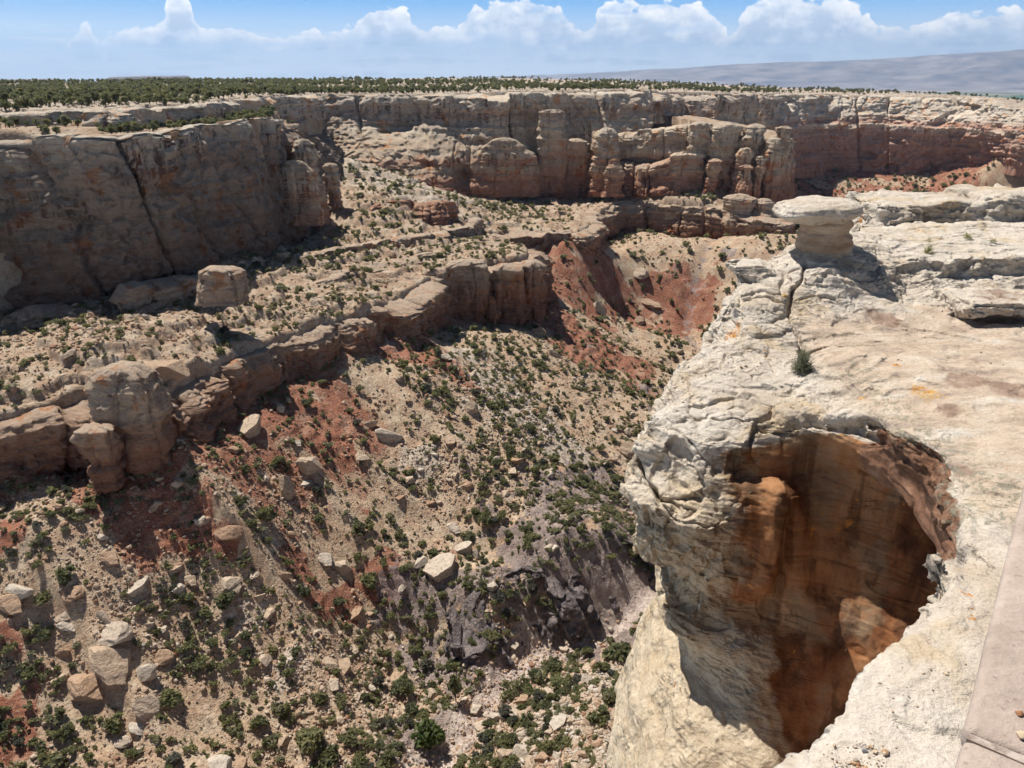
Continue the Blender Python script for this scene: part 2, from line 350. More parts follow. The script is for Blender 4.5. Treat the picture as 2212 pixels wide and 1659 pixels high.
# bench rim (lower cliff) and its foot
K5t = LZ([(-420,1040,-86),(-200,985,-86),(0,928,-86),(100,900,-86),(190,872,-86),(290,880,-86),(380,870,-86),(450,822,-86),(550,780,-86),(640,742,-86),(705,716,-85.5),(800,686,-85),(900,642,-85),(965,602,-84.5),(1060,578,-84),(1120,574,-84),(1172,562,-84)])
K5t = np.vstack([K5t, LY([(1172,540,382),(1100,518,402),(1085,505,418),(1140,502,424),(1200,508,416),(1262,505,418),(1296,492,440),(1318,462,480),(1345,443,506),(1400,441,506),(1500,449,490),(1580,452,478),(1640,470,462),(1690,480,456),(1703,468,490),(1712,440,560),(1716,420,700)])])
K5fuv = [(-420,1190),(-200,1120),(0,1062),(100,1016),(195,1036),(300,1000),(390,966),(460,926),(560,868),(650,822),(712,792),(805,773),(905,722),(960,704),(1060,702),(1125,697),(1185,682),
         (1185,640),(1110,600),(1090,575),(1140,560),(1200,547),(1265,546),(1300,542),(1322,530),(1348,512),(1400,506),(1500,520),(1585,520),(1642,516),(1694,512),(1707,500),(1716,465),(1720,440)]
K5f = np.array([Py(u, v, K5t[i][1] - 2.5) for i, (u, v) in enumerate(K5fuv)])
# low ledges on the bench, and the dark inner gorge
K6t = LY([(255,655,246),(285,622,250),(330,612,258),(400,600,268),(520,588,296),(620,568,318),(700,548,336),(800,528,356),(900,512,372),(985,500,385),(1040,484,398),(1050,470,412)])
K6f = K6t.copy(); K6f[:, 2] -= np.array([5, 9, 12, 12, 10, 8, 7, 7.5, 8, 9, 9, 8.]); K6f[:, 1] -= 1.5
K7t = LY([(640,640,285),(700,618,300),(760,590,316),(830,572,330),(890,560,342),(960,548,352)])
K7f = K7t.copy(); K7f[:, 2] -= 4.5; K7f[:, 1] -= 1
K9t = LY([(-120,735,236),(0,700,236),(60,672,240),(120,668,244),(150,690,243)])
K9f = K9t.copy(); K9f[:, 2] -= 8.5; K9f[:, 1] -= 1.5
K10t = LY([(800,452,408),(850,436,415),(920,440,414),(965,432,420),(988,440,428)])
K10f = LY([(805,500,405),(850,494,411),(920,492,409),(965,482,415),(992,478,424)])
K8t = LZ([(955,1335,-141),(1000,1372,-145),(1045,1305,-138.5),(1090,1262,-136.5),(1135,1245,-135.5),(1200,1252,-137),(1262,1205,-133),(1330,1185,-131),(1390,1205,-132),(1430,1235,-134),(1500,1270,-138)])
K8fuv = [(965,1395),(1010,1428),(1095,1422),(1140,1395),(1165,1362),(1230,1370),(1300,1352),(1360,1332),(1412,1312),(1455,1295),(1520,1290)]
K8f = LZ([(u, v, -150.5) for u, v in K8fuv])
WASH = LZ([(780,1800,-154.5),(905,1680,-154),(990,1590,-153),(1085,1480,-152),(1150,1396,-151),(1300,1347,-150),(1460,1296,-149)])
WASH = np.vstack([WASH, [(75, 230, -147), (95, 300, -141), (100, 350, -136)], LZ([(1480,690,-131)]), [(150, 520, -139), (220, 650, -142), (330, 800, -146)]])

def rbf_fit(P, c=12.0):
    P = np.asarray(P, float); xy = P[:, :2]; n = len(P)
    D = np.sqrt(((xy[:, None] - xy[None]) ** 2).sum(-1) + c * c)
    A = np.zeros((n + 3, n + 3)); A[:n, :n] = -D - 0 * np.eye(n) ; A[:n, n] = 1; A[:n, n + 1:] = xy / 100; A[n, :n] = 1; A[n + 1:, :n] = xy.T / 100
    A[:n, :n] += np.eye(n) * 0.8
    w = np.linalg.solve(A, np.concatenate([P[:, 2], [0, 0, 0]]))
    return xy, w, c
def rbf_eval(fit, x, y):
    xy, w, c = fit; out = w[-3] + w[-2] * x / 100 + w[-1] * y / 100
    for k in range(len(xy)):
        out = out - w[k] * np.sqrt((x - xy[k, 0]) ** 2 + (y - xy[k, 1]) ** 2 + c * c)
    return out
def dist_line(x, y, L):
    best = np.full(x.shape, 1e9); bs = np.zeros(x.shape); acc = 0
    for a, b in zip(L[:-1], L[1:]):
        dx, dy = b[0] - a[0], b[1] - a[1]; l2 = dx * dx + dy * dy + 1e-9
        t = np.clip(((x - a[0]) * dx + (y - a[1]) * dy) / l2, 0, 1)
        d = (x - a[0] - t * dx) ** 2 + (y - a[1] - t * dy) ** 2
        m = d < best; best = np.where(m, d, best); bs = np.where(m, acc + t * math.sqrt(l2), bs); acc += math.sqrt(l2)
    return np.sqrt(best), bs
def inside(x, y, poly):
    c = np.zeros(x.shape, bool); n = len(poly)
    for i in range(n):
        x1, y1 = poly[i][:2]; x2, y2 = poly[(i + 1) % n][:2]
        if y1 == y2: continue
        c ^= ((y1 > y) != (y2 > y)) & (x < (x2 - x1) * (y - y1) / (y2 - y1) + x1)
    return c
def sdist(x, y, L, close):
    d, s = dist_line(x, y, L); ins = inside(x, y, [tuple(p[:2]) for p in L] + close)
    return np.where(ins, d, -d), s
BIG = [(3000, 700), (3000, 6000), (-4000, 6000), (-4000, 200)]
poly5 = [tuple(p[:2]) for p in K3a[12:]] + [(3000, 1500), (3000, 6000), (-4000, 6000), (-4000, 150)]
poly3 = BIG; poly2 = [(-150, 620), (-600, 900), (-4000, 900), (-4000, 200)]
poly4 = [tuple(K3c[i][:2] + np.array([0, 25])) for i in (11, 10, 9, 8)] + [(150, 600)]
K13 = np.vstack([K1t[:-1], K3a])
def off(L, dz=0, dy=0): return [tuple(p + np.array([0, dy, dz])) for p in L]
FIT_T = rbf_fit(off(K5f) + off(K8t[1:-1], -1.0, 2.2) + off(K8f, -0.6, 1.2) + [tuple(p) for p in WASH] + [tuple(p) for p in K3c[12:]] + list(map(tuple, LZ([(0,1659,-138),(300,1659,-143),(600,1659,-149),(0,1350,-121),(400,1300,-125.5),(700,1100,-121),(1000,1000,-125),(1200,1000,-131.5),(1300,1100,-138),(1100,1200,-139),(900,1200,-135),(1400,900,-136),(1400,760,-131),(1300,640,-118),(1650,560,-110),(1440,1420,-146),(1300,1500,-147),(1200,1600,-149),(1340,1659,-143)])))
    + list(map(tuple, LY([(1750,430,870),(1900,440,840),(2100,440,795),(1750,400,893),(2000,400,862)])))
    + [(40, 85, -112), (-20, 85, -132), (-110, 85, -134), (0, 50, -105), (70, 50, -95), (-70, 50, -125), (110, 120, -112), (130, 200, -120), (190, 300, -125), (300, 500, -135), (420, 700, -140), (500, 800, -142), (0, 0, -95), (120, 0, -90), (-200, 60, -118)])
FIT_B = rbf_fit(off(K2f) + off(K3c[3:7]) + off(K4f[4:7]) + off(K5t) + off(K4bf) + list(map(tuple, LY([(760,345,500),(850,400,450),(800,430,420),(980,466,432),(1080,460,470),(1200,455,500),(1300,440,520),(1450,432,505),(300,720,222),(500,660,262),(700,600,310),(900,570,345),(1100,540,370)]))), 8)
FIT_4 = rbf_fit(off(K4t) + off(K3c[7:12]) + list(map(tuple, LY([(1450,262,610),(1560,272,600),(1640,282,600)]))), 8)
FIT_2 = rbf_fit(off(K2t) + off(K1f) + list(map(tuple, LY([(700,262,520),(600,238,410)]))), 8)
FIT_M = rbf_fit(off(K1t) + off(K3a) + [(-700, 250, -16), (-900, 500, -22), (-500, 700, -18), (-1500, 900, -30), (-300, 290, -14.5)] + list(map(tuple, LY([(0,182,800),(400,180,850),(0,210,420),(300,205,470),(700,176,1100),(900,186,760),(1100,170,1350),(1100,186,760),(1400,178,1350),(1400,187,850),(1700,191,1300),(1900,199,1180),(2125,208,1090)]))), 20)
HOR = LY([(-900,180,760),(0,180,900),(400,178,1000),(700,172,1250),(1100,168,1500),(1400,176,1450),(1700,190,1350),(1900,198,1230),(2060,203,1100),(2130,210,1000),(2200,236,920),(2400,245,850),(2900,250,780)])
RED = [(300,1010,16),(430,960,15),(380,1020,15),(230,1050,9),(330,1090,11),(400,1120,9),(300,1130,8),(470,1010,9),(420,1080,8),(30,1110,9),(0,1160,9),(20,1430,7),(10,1500,9),(15,1580,8),(880,760,11),(930,760,10),(960,800,9),(1000,840,6),(620,880,9),(690,890,7),(720,960,6),(820,1240,6),(1250,580,22),(1330,605,15),(1400,625,14),(1210,620,18),(1215,690,12),(1290,745,13),(1380,790,10),(1330,690,9),(1460,645,14),(1180,650,14),(1260,770,12),(500,1190,5),(1110,880,4),(680,1330,6),(640,1230,5),(750,1300,5),(1740,385,70),(1820,390,70),(1900,400,60),(2010,395,60),(2100,390,50),(1500,660,18)]
GREY = [(1230,1100,16),(1300,1130,18),(1180,1180,14),(1260,1200,16),(1340,1170,18),(1380,1240,16),(1100,1240,9),(880,1300,9),(930,1370,10),(980,1430,10),(830,1340,7),(1040,1430,8),(1120,1440,7),(1150,1380,8),(1250,1340,7),(1350,1310,8),(870,1290,6),(930,1300,7),(1000,1300,7),(880,1620,7),(980,1590,5),(1040,1530,5),(920,1660,7),(1300,1060,12),(1180,1110,8),(850,1400,6)]
PALE = [(1020,770,14),(1080,830,15),(1130,880,15),(1180,940,14),(1060,900,10),(1230,990,12),(980,720,8),(900,1000,8),(1200,1540,8),(1280,1600,9),(1150,1620,6),(1330,1480,8),(600,1470,6),(540,1330,7)]

NTH, RFAC = 1100, 0.0031
THM = R(45); R0, R1 = 50.0, 2600.0
NR = int(math.log(R1 / R0) / RFAC)
th = np.linspace(-THM, THM, NTH); rr = R0 * np.exp(np.arange(NR) * math.log(R1 / R0) / (NR - 1))
def blob(x, y, L, X3=None):
    out = np.zeros(x.shape)
    for u, v, r in L:
        c = blobxy(u, v)
        out = np.maximum(out, 1 - np.sqrt((x - c[0]) ** 2 + (y - c[1]) ** 2) / (r * 1.75))
    return np.clip(out * 1.35, 0, 1)
_bx = {}
def blobxy(u, v):
    """where the sight line through a traced point meets the talus surface"""
    if (u, v) not in _bx:
        d = ray(u, v); z = -115.0
        for _ in range(40):
            q = d * (z / d[2]); zz = float(rbf_eval(FIT_T, q[0], q[1])); z = z + 0.35 * (min(max(zz, -156), -95) - z)
        _bx[(u, v)] = d * (z / d[2])
    return _bx[(u, v)]

def build_fields():
    st = 3
    tc, rc = th[::st], rr[::st]
    if tc[-1] != th[-1]: tc = np.append(tc, th[-1])
    if rc[-1] != rr[-1]: rc = np.append(rc, rr[-1])
    T, Q = np.meshgrid(tc, rc); x, y = Q * np.sin(T), Q * np.cos(T)
    C = {}
    C['t'] = rbf_eval(FIT_T, x, y); C['b'] = rbf_eval(FIT_B, x, y); C['4'] = rbf_eval(FIT_4, x, y); C['2'] = rbf_eval(FIT_2, x, y); C['m'] = rbf_eval(FIT_M, x, y)
    C['d5'], C['s5'] = sdist(x, y, K5t, poly5); C['d2'], _ = sdist(x, y, K2t, poly2); C['d4'], _ = sdist(x, y, K4t, poly4); C['d3'], _ = sdist(x, y, K13, poly3)
    C['dh'], _ = sdist(x, y, HOR, [(4000, 8000), (-4000, 8000)])
    C['dw'], _ = dist_line(x, y, WASH)
    C['df'], _ = dist_line(x, y, K3c[11:])
    C['red'] = blob(x, y, RED); C['grey'] = blob(x, y, GREY); C['pale'] = blob(x, y, PALE)
    # bilinear to the full grid
    fi = np.interp(rr, rc, np.arange(len(rc))); fj = np.interp(th, tc, np.arange(len(tc)))
    i0 = np.minimum(fi.astype(int), len(rc) - 2); j0 = np.minimum(fj.astype(int), len(tc) - 2)
    wi = (fi - i0)[:, None]; wj = (fj - j0)[None]
    def up(A):
        a = A[i0] * (1 - wi) + A[i0 + 1] * wi
        return (a[:, j0] * (1 - wj) + a[:, j0 + 1] * wj)
    return {k: up(v) for k, v in C.items()}
F = build_fields()
TH, RR = np.meshgrid(th, rr)
GX, GY = RR * np.sin(TH), RR * np.cos(TH)
def P3(sx, sy, sz=0): return np.stack([GX / sx, GY / sy, np.zeros_like(GX) + sz], -1)
n30 = fbm(P3(34, 34), 4, 1); n8 = fbm(P3(9, 9), 4, 2); n2 = fbm(P3(2.6, 2.6), 3, 3)
# debris ribs run down from the foot of the lower cliff
dd = np.clip(-F['d5'], 0, None)
wa = 0.62 * GX + 0.78 * GY + 9 * n30; wb = 0.78 * GX - 0.62 * GY
rib = ridged(np.stack([wa / 36, wb / 170, 0 * dd], -1), 2, 5); rib2 = ridged(np.stack([wa / 14, wb / 70, 0 * dd + 4], -1), 2, 6)
fade = sst(2, 22, dd) * sst(150, 60, dd)
ZT = F['t'] + (5.0 * rib + 2.0 * rib2) * fade + 1.5 * n30 + 0.9 * n8 + 0.38 * n2 + 2.0 * sst(0.2, 0.8, rib) * sst(10, 0, dd)
# red beds weather into small steps
redf = sst(0.35, 0.95, F['red'] + 0.7 * n30 + 0.6 * n8 + 0.25 * n2 - 0.35 * rib)
stp = ZT / 2.6 + 0.9 * n30 + 0.5 * n8; ZT = ZT + 0.6 * redf * sst(-0.3, 0.3, n8 + n30) * (sst(0.3, 0.7, stp - np.floor(stp)) - (stp - np.floor(stp))) * 2.6
ZT = ZT - 2.2 * np.exp(-(F['dw'] / 4.5) ** 2)
greyf = sst(0.35, 1.0, F['grey'] + 0.7 * n30 + 0.6 * n8 + 0.25 * n2); palef = sst(0.25, 1.2, F['pale'] + 0.5 * n30 + 0.5 * n8 + 0.25 * n2); ZT = ZT + greyf * 1.5 * ridged(P3(7, 7), 4, 8)
def terrace(Z, step, warp, a, b, amt):
    h = Z / step + warp; f = h - np.floor(h); return Z + amt * step * (sst(a, b, f) - f)
ZB = terrace(F['b'] + 1.8 * n30 + 1.0 * n8, 4.2, 1.0 * n30 + 0.7 * n8, 0.30, 0.66, 0.8) + 0.3 * n2
Z4 = F['4'] + 1.5 * n30 + 1.2 * n8 + 0.4 * n2
Z2 = terrace(F['2'] + 0.8 * n30 + 0.5 * n8, 2.4, 0.5 * n30, 0.35, 0.6, 0.8) + 0.2 * n2
ZM = terrace(F['m'] + 1.1 * n30 + 0.3 * n8, 2.2, 0.4 * n30, 0.35, 0.6, 0.7) + 0.12 * n2
w5 = sst(4.5, 8.0, F['d5']); w4 = sst(1.5, 5, F['d4']); w2 = sst(4, 9, F['d2']); w3 = sst(3.5, 8, F['d3'])
GZ = ZT * (1 - w5) + ZB * w5
GZ = GZ * (1 - w4) + np.maximum(Z4, GZ) * w4
GZ = GZ * (1 - w2) + np.maximum(Z2, GZ) * w2
GZ = GZ * (1 - w3) + ZM * w3
dh = np.clip(F['dh'], 0, None); GZ = GZ - dh * 0.9; GZ = np.maximum(GZ, -425)
bench = w5 * (1 - w3)
redm = np.clip(redf * 1.1 + 0.75 * sst(0.15, -0.55, rib) * sst(75, 12, dd) * (1 - w5) + 0.6 * sst(9, 1, dd) * (1 - w5), 0, 1) * (1 - w5)
redm = redm * (1 - 0.8 * palef)
slick = np.zeros_like(GX)
for u_, v_, Y_, r_ in ((760,345,500,26), (820,390,468,24), (880,420,450,22), (950,455,434,20), (850,350,500,26), (930,385,480,22), (900,455,428,12), (1000,440,470,14)):
    c_ = Py(u_, v_, Y_); slick = np.maximum(slick, 1.3 - np.hypot(GX - c_[0], GY - c_[1]) / r_)
slick = np.clip(sst(0.2, 0.8, slick + 0.4 * n30 + 0.3 * n8), 0, 1) * (1 - w3)
def terrain_at(x, y, A=None):
    A = GZ if A is None else A
    t = np.arctan2(x, y); r = np.hypot(x, y)
    fj = np.clip((t + THM) / (2 * THM) * (NTH - 1), 0, NTH - 1.001); fi = np.clip(np.log(np.maximum(r, R0) / R0) / math.log(R1 / R0) * (NR - 1), 0, NR - 1.001)
    i, j = fi.astype(int), fj.astype(int); a, b = fi - i, fj - j
    return (A[i, j] * (1 - b) + A[i, j + 1] * b) * (1 - a) + (A[i + 1, j] * (1 - b) + A[i + 1, j + 1] * b) * a
V = np.stack([GX, GY, GZ], -1).reshape(-1, 3)
g = mk('canyon_ground', V, grid_faces(NR, NTH)[:, ::-1], M_ground, {'red': redm, 'grey': np.clip(greyf + 0.5 * np.exp(-(F['dw'] / 5) ** 2), 0, 1), 'pale': palef * 0.85, 'bench': bench, 'wash': sst(8.0, 2.5, F['dw'] + 2.5 * n8) * sst(330, 250, RR), 'mesa': np.maximum(w3, slick)})
tag(g, kind='structure')

# ------------------------------------------------------------------ cliffs: ruled faces with joints, buttresses and bedding
def catmull(P, n):
    P = np.asarray(P, float); seg = np.linalg.norm(np.diff(P[:, :2], axis=0), axis=1); s = np.concatenate([[0], np.cumsum(seg)])
    return P, s
def resample(lines, ds):
    L0 = np.asarray(lines[0], float); seg = np.maximum(np.linalg.norm(np.diff(L0[:, :2], axis=0), axis=1), 1e-3); s = np.concatenate([[0], np.cumsum(seg)])
    n = int(s[-1] / ds) + 1; q = np.linspace(0, s[-1], n); out = []
    k = np.clip(np.searchsorted(s, q, 'right') - 1, 0, len(s) - 2); t = (q - s[k]) / (s[k + 1] - s[k])
    for L in lines:
        L = np.asarray(L, float); m = np.gradient(L, s, axis=0)
        h = (s[k + 1] - s[k])[:, None]; tt = t[:, None]
        p0, p1, m0, m1 = L[k], L[k + 1], m[k] * h * 0.7, m[k + 1] * h * 0.7
        out.append((2 * tt**3 - 3 * tt**2 + 1) * p0 + (tt**3 - 2 * tt**2 + tt) * m0 + (-2 * tt**3 + 3 * tt**2) * p1 + (tt**3 - tt**2) * m1)
    return q, out
def cliff(name, lines, mat, ds, dz, but=3.0, Lb=22, W=11, crack=2.0, blk=1.2, strata=0.5, fine=0.5, seed=0, cap=9.0, deep=5.0, shear=0.0, lip=1.0, seam=2.4, tops=1.5, plate=0.7):
    s, Ls = resample(lines, ds); n = len(s)
    tang = np.gradient(Ls[0][:, :2], axis=0)
    k = max(3, int(14 / ds)); ker = np.hanning(k + 2)[1:-1]; ker /= ker.sum()
    tang = np.stack([np.convolve(np.pad(tang[:, i], k // 2 + 1, 'edge'), ker, 'same')[k // 2 + 1:-(k // 2 + 1)] for i in (0, 1)], -1)
    tang /= np.linalg.norm(tang, axis=1, keepdims=True) + 1e-9
    N = np.stack([tang[:, 1], -tang[:, 0], np.zeros(n)], -1)
    rows = []; env = []
    for o, dzc, e in ((cap, -0.4, 0.0), (cap * 0.7, 0.1, 0.1), (cap * 0.4, 0.2, 0.35), (cap * 0.2, 0.1, 0.6), (lip, 0.0, 0.85)):
        rows.append(Ls[0] - N * o + np.array([0, 0, dzc])); env.append(np.full(n, e))
    for a, b in zip(Ls[:-1], Ls[1:]):
        hh = np.linalg.norm(a - b, axis=1).mean(); m = max(3, int(hh / dz))
        for t in np.arange(m) / m: rows.append(a * (1 - t) + b * t); env.append(np.ones(n))
    rows.append(Ls[-1]); env.append(np.ones(n)); rows.append(Ls[-1] + N * 0.8 - np.array([0, 0, deep])); env.append(np.ones(n))
    Pg = np.stack(rows); E = np.stack(env); m = len(rows)
    S = np.broadcast_to(s, (m, n)); Zg = Pg[..., 2]; zt = Ls[0][:, 2][None]; rel = np.clip((zt - Zg) / np.maximum(zt - Ls[-1][:, 2][None], 1), 0, 1)
    q = Pg
    d = but * 1.5 * fbm(q / np.array([Lb * 1.6, Lb * 1.6, Lb * 4.0]), 3, seed)
    w = S + shear * Zg + 0.22 * W * fbm(q / np.array([W, W, 2.5 * W]), 2, seed + 5)
    top = np.exp(-rel / 0.16)
    dropz = np.zeros_like(Zg)
    for WW, ca, ba, sd in ((W, crack, blk, 1), (W * 0.41, crack * 0.4, blk * 0.5, 2)):
        bd, rid = cells(w + (sd - 1) * 0.5 * W * vn(q / (1.5 * W), seed + 40), WW, seed * 7 + sd)
        gate = sst(-0.25, 0.35, vn(np.stack([S / (WW * 1.3), Zg / (2.2 * W), 0 * S + sd], -1), seed + 50 + sd))
        if sd == 2: gate = gate * sst(-0.1, 0.4, vn(np.stack([S / (W * 3), Zg / (3 * W), 0 * S + 5], -1), seed + 55))
        rim_ = np.exp(-bd / (0.11 * WW))
        d = d - ca * np.exp(-(bd / (0.03 * WW + 0.1)) ** 2) * gate + ba * rid * (1 if sd == 1 else gate) - ba * rim_ * (0.35 * gate + 0.9 * top * gate)
        dropz = dropz - tops * (0.8 * np.clip(rid + 0.2, 0, 1) + 0.7 * rim_ * gate) * (1 if sd == 1 else 0.5)
    zz = Zg + 1.6 * fbm(q / np.array([30, 30, 30.]), 2, seed + 7)
    bm = 0.35 + 0.9 * sst(-0.2, 0.5, fbm(q / np.array([40, 40, 16.]), 2, seed + 60)) + 0.5 * top
    bed = vn(np.stack([0 * zz + 0.3, S / 130, zz / seam], -1), seed + 8); bed2 = vn(np.stack([0 * zz + 0.7, S / 60, zz / (seam * 0.36)], -1), seed + 9)
    d = d + strata * bm * (np.tanh(bed * 4) * 1.0 + 0.45 * np.tanh(bed2 * 4))
    pl_ = 3.0 * fbm(q / np.array([11, 11, 8.]) + 0.3 * vn(q / 3.0, seed + 15)[..., None], 3, seed + 14); fl = np.floor(pl_); pq = fl + sst(0.75, 1.0, pl_ - fl)
    d = d + plate * pq
    d = d + fine * (fbm(q / np.array([4.2, 4.2, 3.0]), 4, seed + 11, 0.55) * 1.5)
    alc = sst(0.2, 0.6, fbm(q / np.array([26, 26, 13.]), 2, seed + 13)); d = d - but * 0.8 * alc
    d = d * E
    Pg = Pg + N[None] * d[..., None]; Pg[..., 2] += fine * 0.5 * fbm(q / 3.0, 3, seed + 20) + 0.5 * but * (0.4 - E) * 0
    Pg[..., 2] += dropz * np.exp(-rel / 0.25) * (0.25 + 0.75 * E); Pg[:5, :, 2] += 0.8 * fbm(q[:5] / 7.0, 3, seed + 23)
    o = mk(name, Pg.reshape(-1, 3), grid_faces(m, n)[:, ::-1], mat)
    return o
def lerpL(a, b, t): return a * (1 - t) + b * t
S_ = dict(kind='structure')
def cliffs():
    tag(cliff('cliff_face', [K2t, lerpL(K2t, K2f, 0.5) , K2f], M_left_shaded, 0.42, 0.42, 5.5, 34, 27, 3.4, 2.8, 0.50, 0.6, 11, 14, 6, 0.40, 5.0, 3.5, 3.4, 1.5), **S_)
    tag(cliff('caprock_face', [K1t, K1f], M_upper, 0.5, 0.4, 3.0, 18, 13, 1.4, 2.2, 0.7, 0.5, 21, 9, 3, 0, 1.0, 1.6, 2.2, 0.7), **S_)
    tag(cliff('far_wall_face', [L[11:] for L in (K3a, K3b, K3m, K3c)], M_far, 0.85, 0.8, 10, 40, 34, 5.0, 5.0, 1.0, 0.9, 36, 14, 6, 0, 1.2, 3.0, 4.0, 1.6), **S_)
    tag(cliff('cliff_face', [L[:13] for L in (K3a, K3b, K3m, K3c)], M_upper, 0.62, 0.62, 10, 34, 27, 4.2, 5.0, 0.8, 0.8, 31, 14, 6, 0, 1.2, 2.6, 5.0, 1.4), **S_)
    tag(cliff('cliff_face', [K4t, K4f], M_upper, 0.45, 0.45, 4.0, 20, 19, 4.2, 3.8, 0.7, 0.7, 41, 14, 6, 0, 2.2, 2.4, 6.0, 1.1), **S_)
    tag(cliff('cliff_face', [K4bt, K4bf], M_upper, 0.45, 0.45, 4.0, 20, 15, 3.6, 3.0, 0.8, 0.7, 47, 16, 6, 0, 1.6, 2.2, 4.0, 1.1), **S_)
    tag(cliff('lower_cliff_face', [K5t, K5f], M_lower, 0.33, 0.28, 3.6, 22, 19, 3.6, 3.0, 1.1, 0.8, 51, 14, 5, 0, 1.2, 2.0, 2.8, 1.5), **S_)
    for i, (a, b) in enumerate(((K6t, K6f), (K7t, K7f), (K9t, K9f), (K10t, K10f))):
        tag(cliff('ledge_face', [a, b], M_lower if i < 3 else M_upper, 0.33, 0.3, 2.6, 14, 11, 2.0, 2.6, 0.8, 0.55, 61 + i * 5, 9, 3, 0, 1.0, 1.5, 2.5, 0.8), **S_)
    tag(cliff('gorge_face', [K8t, lerpL(K8t, K8f, 0.45) + np.array([0, 0, 1.0]), K8f], M_dark, 0.24, 0.24, 3.5, 11, 5.5, 2.2, 2.4, 0.4, 1.5, 81, 6, 3, 0.2, 1.0, 2.0, 3.0, 1.7), **S_)
cliffs()
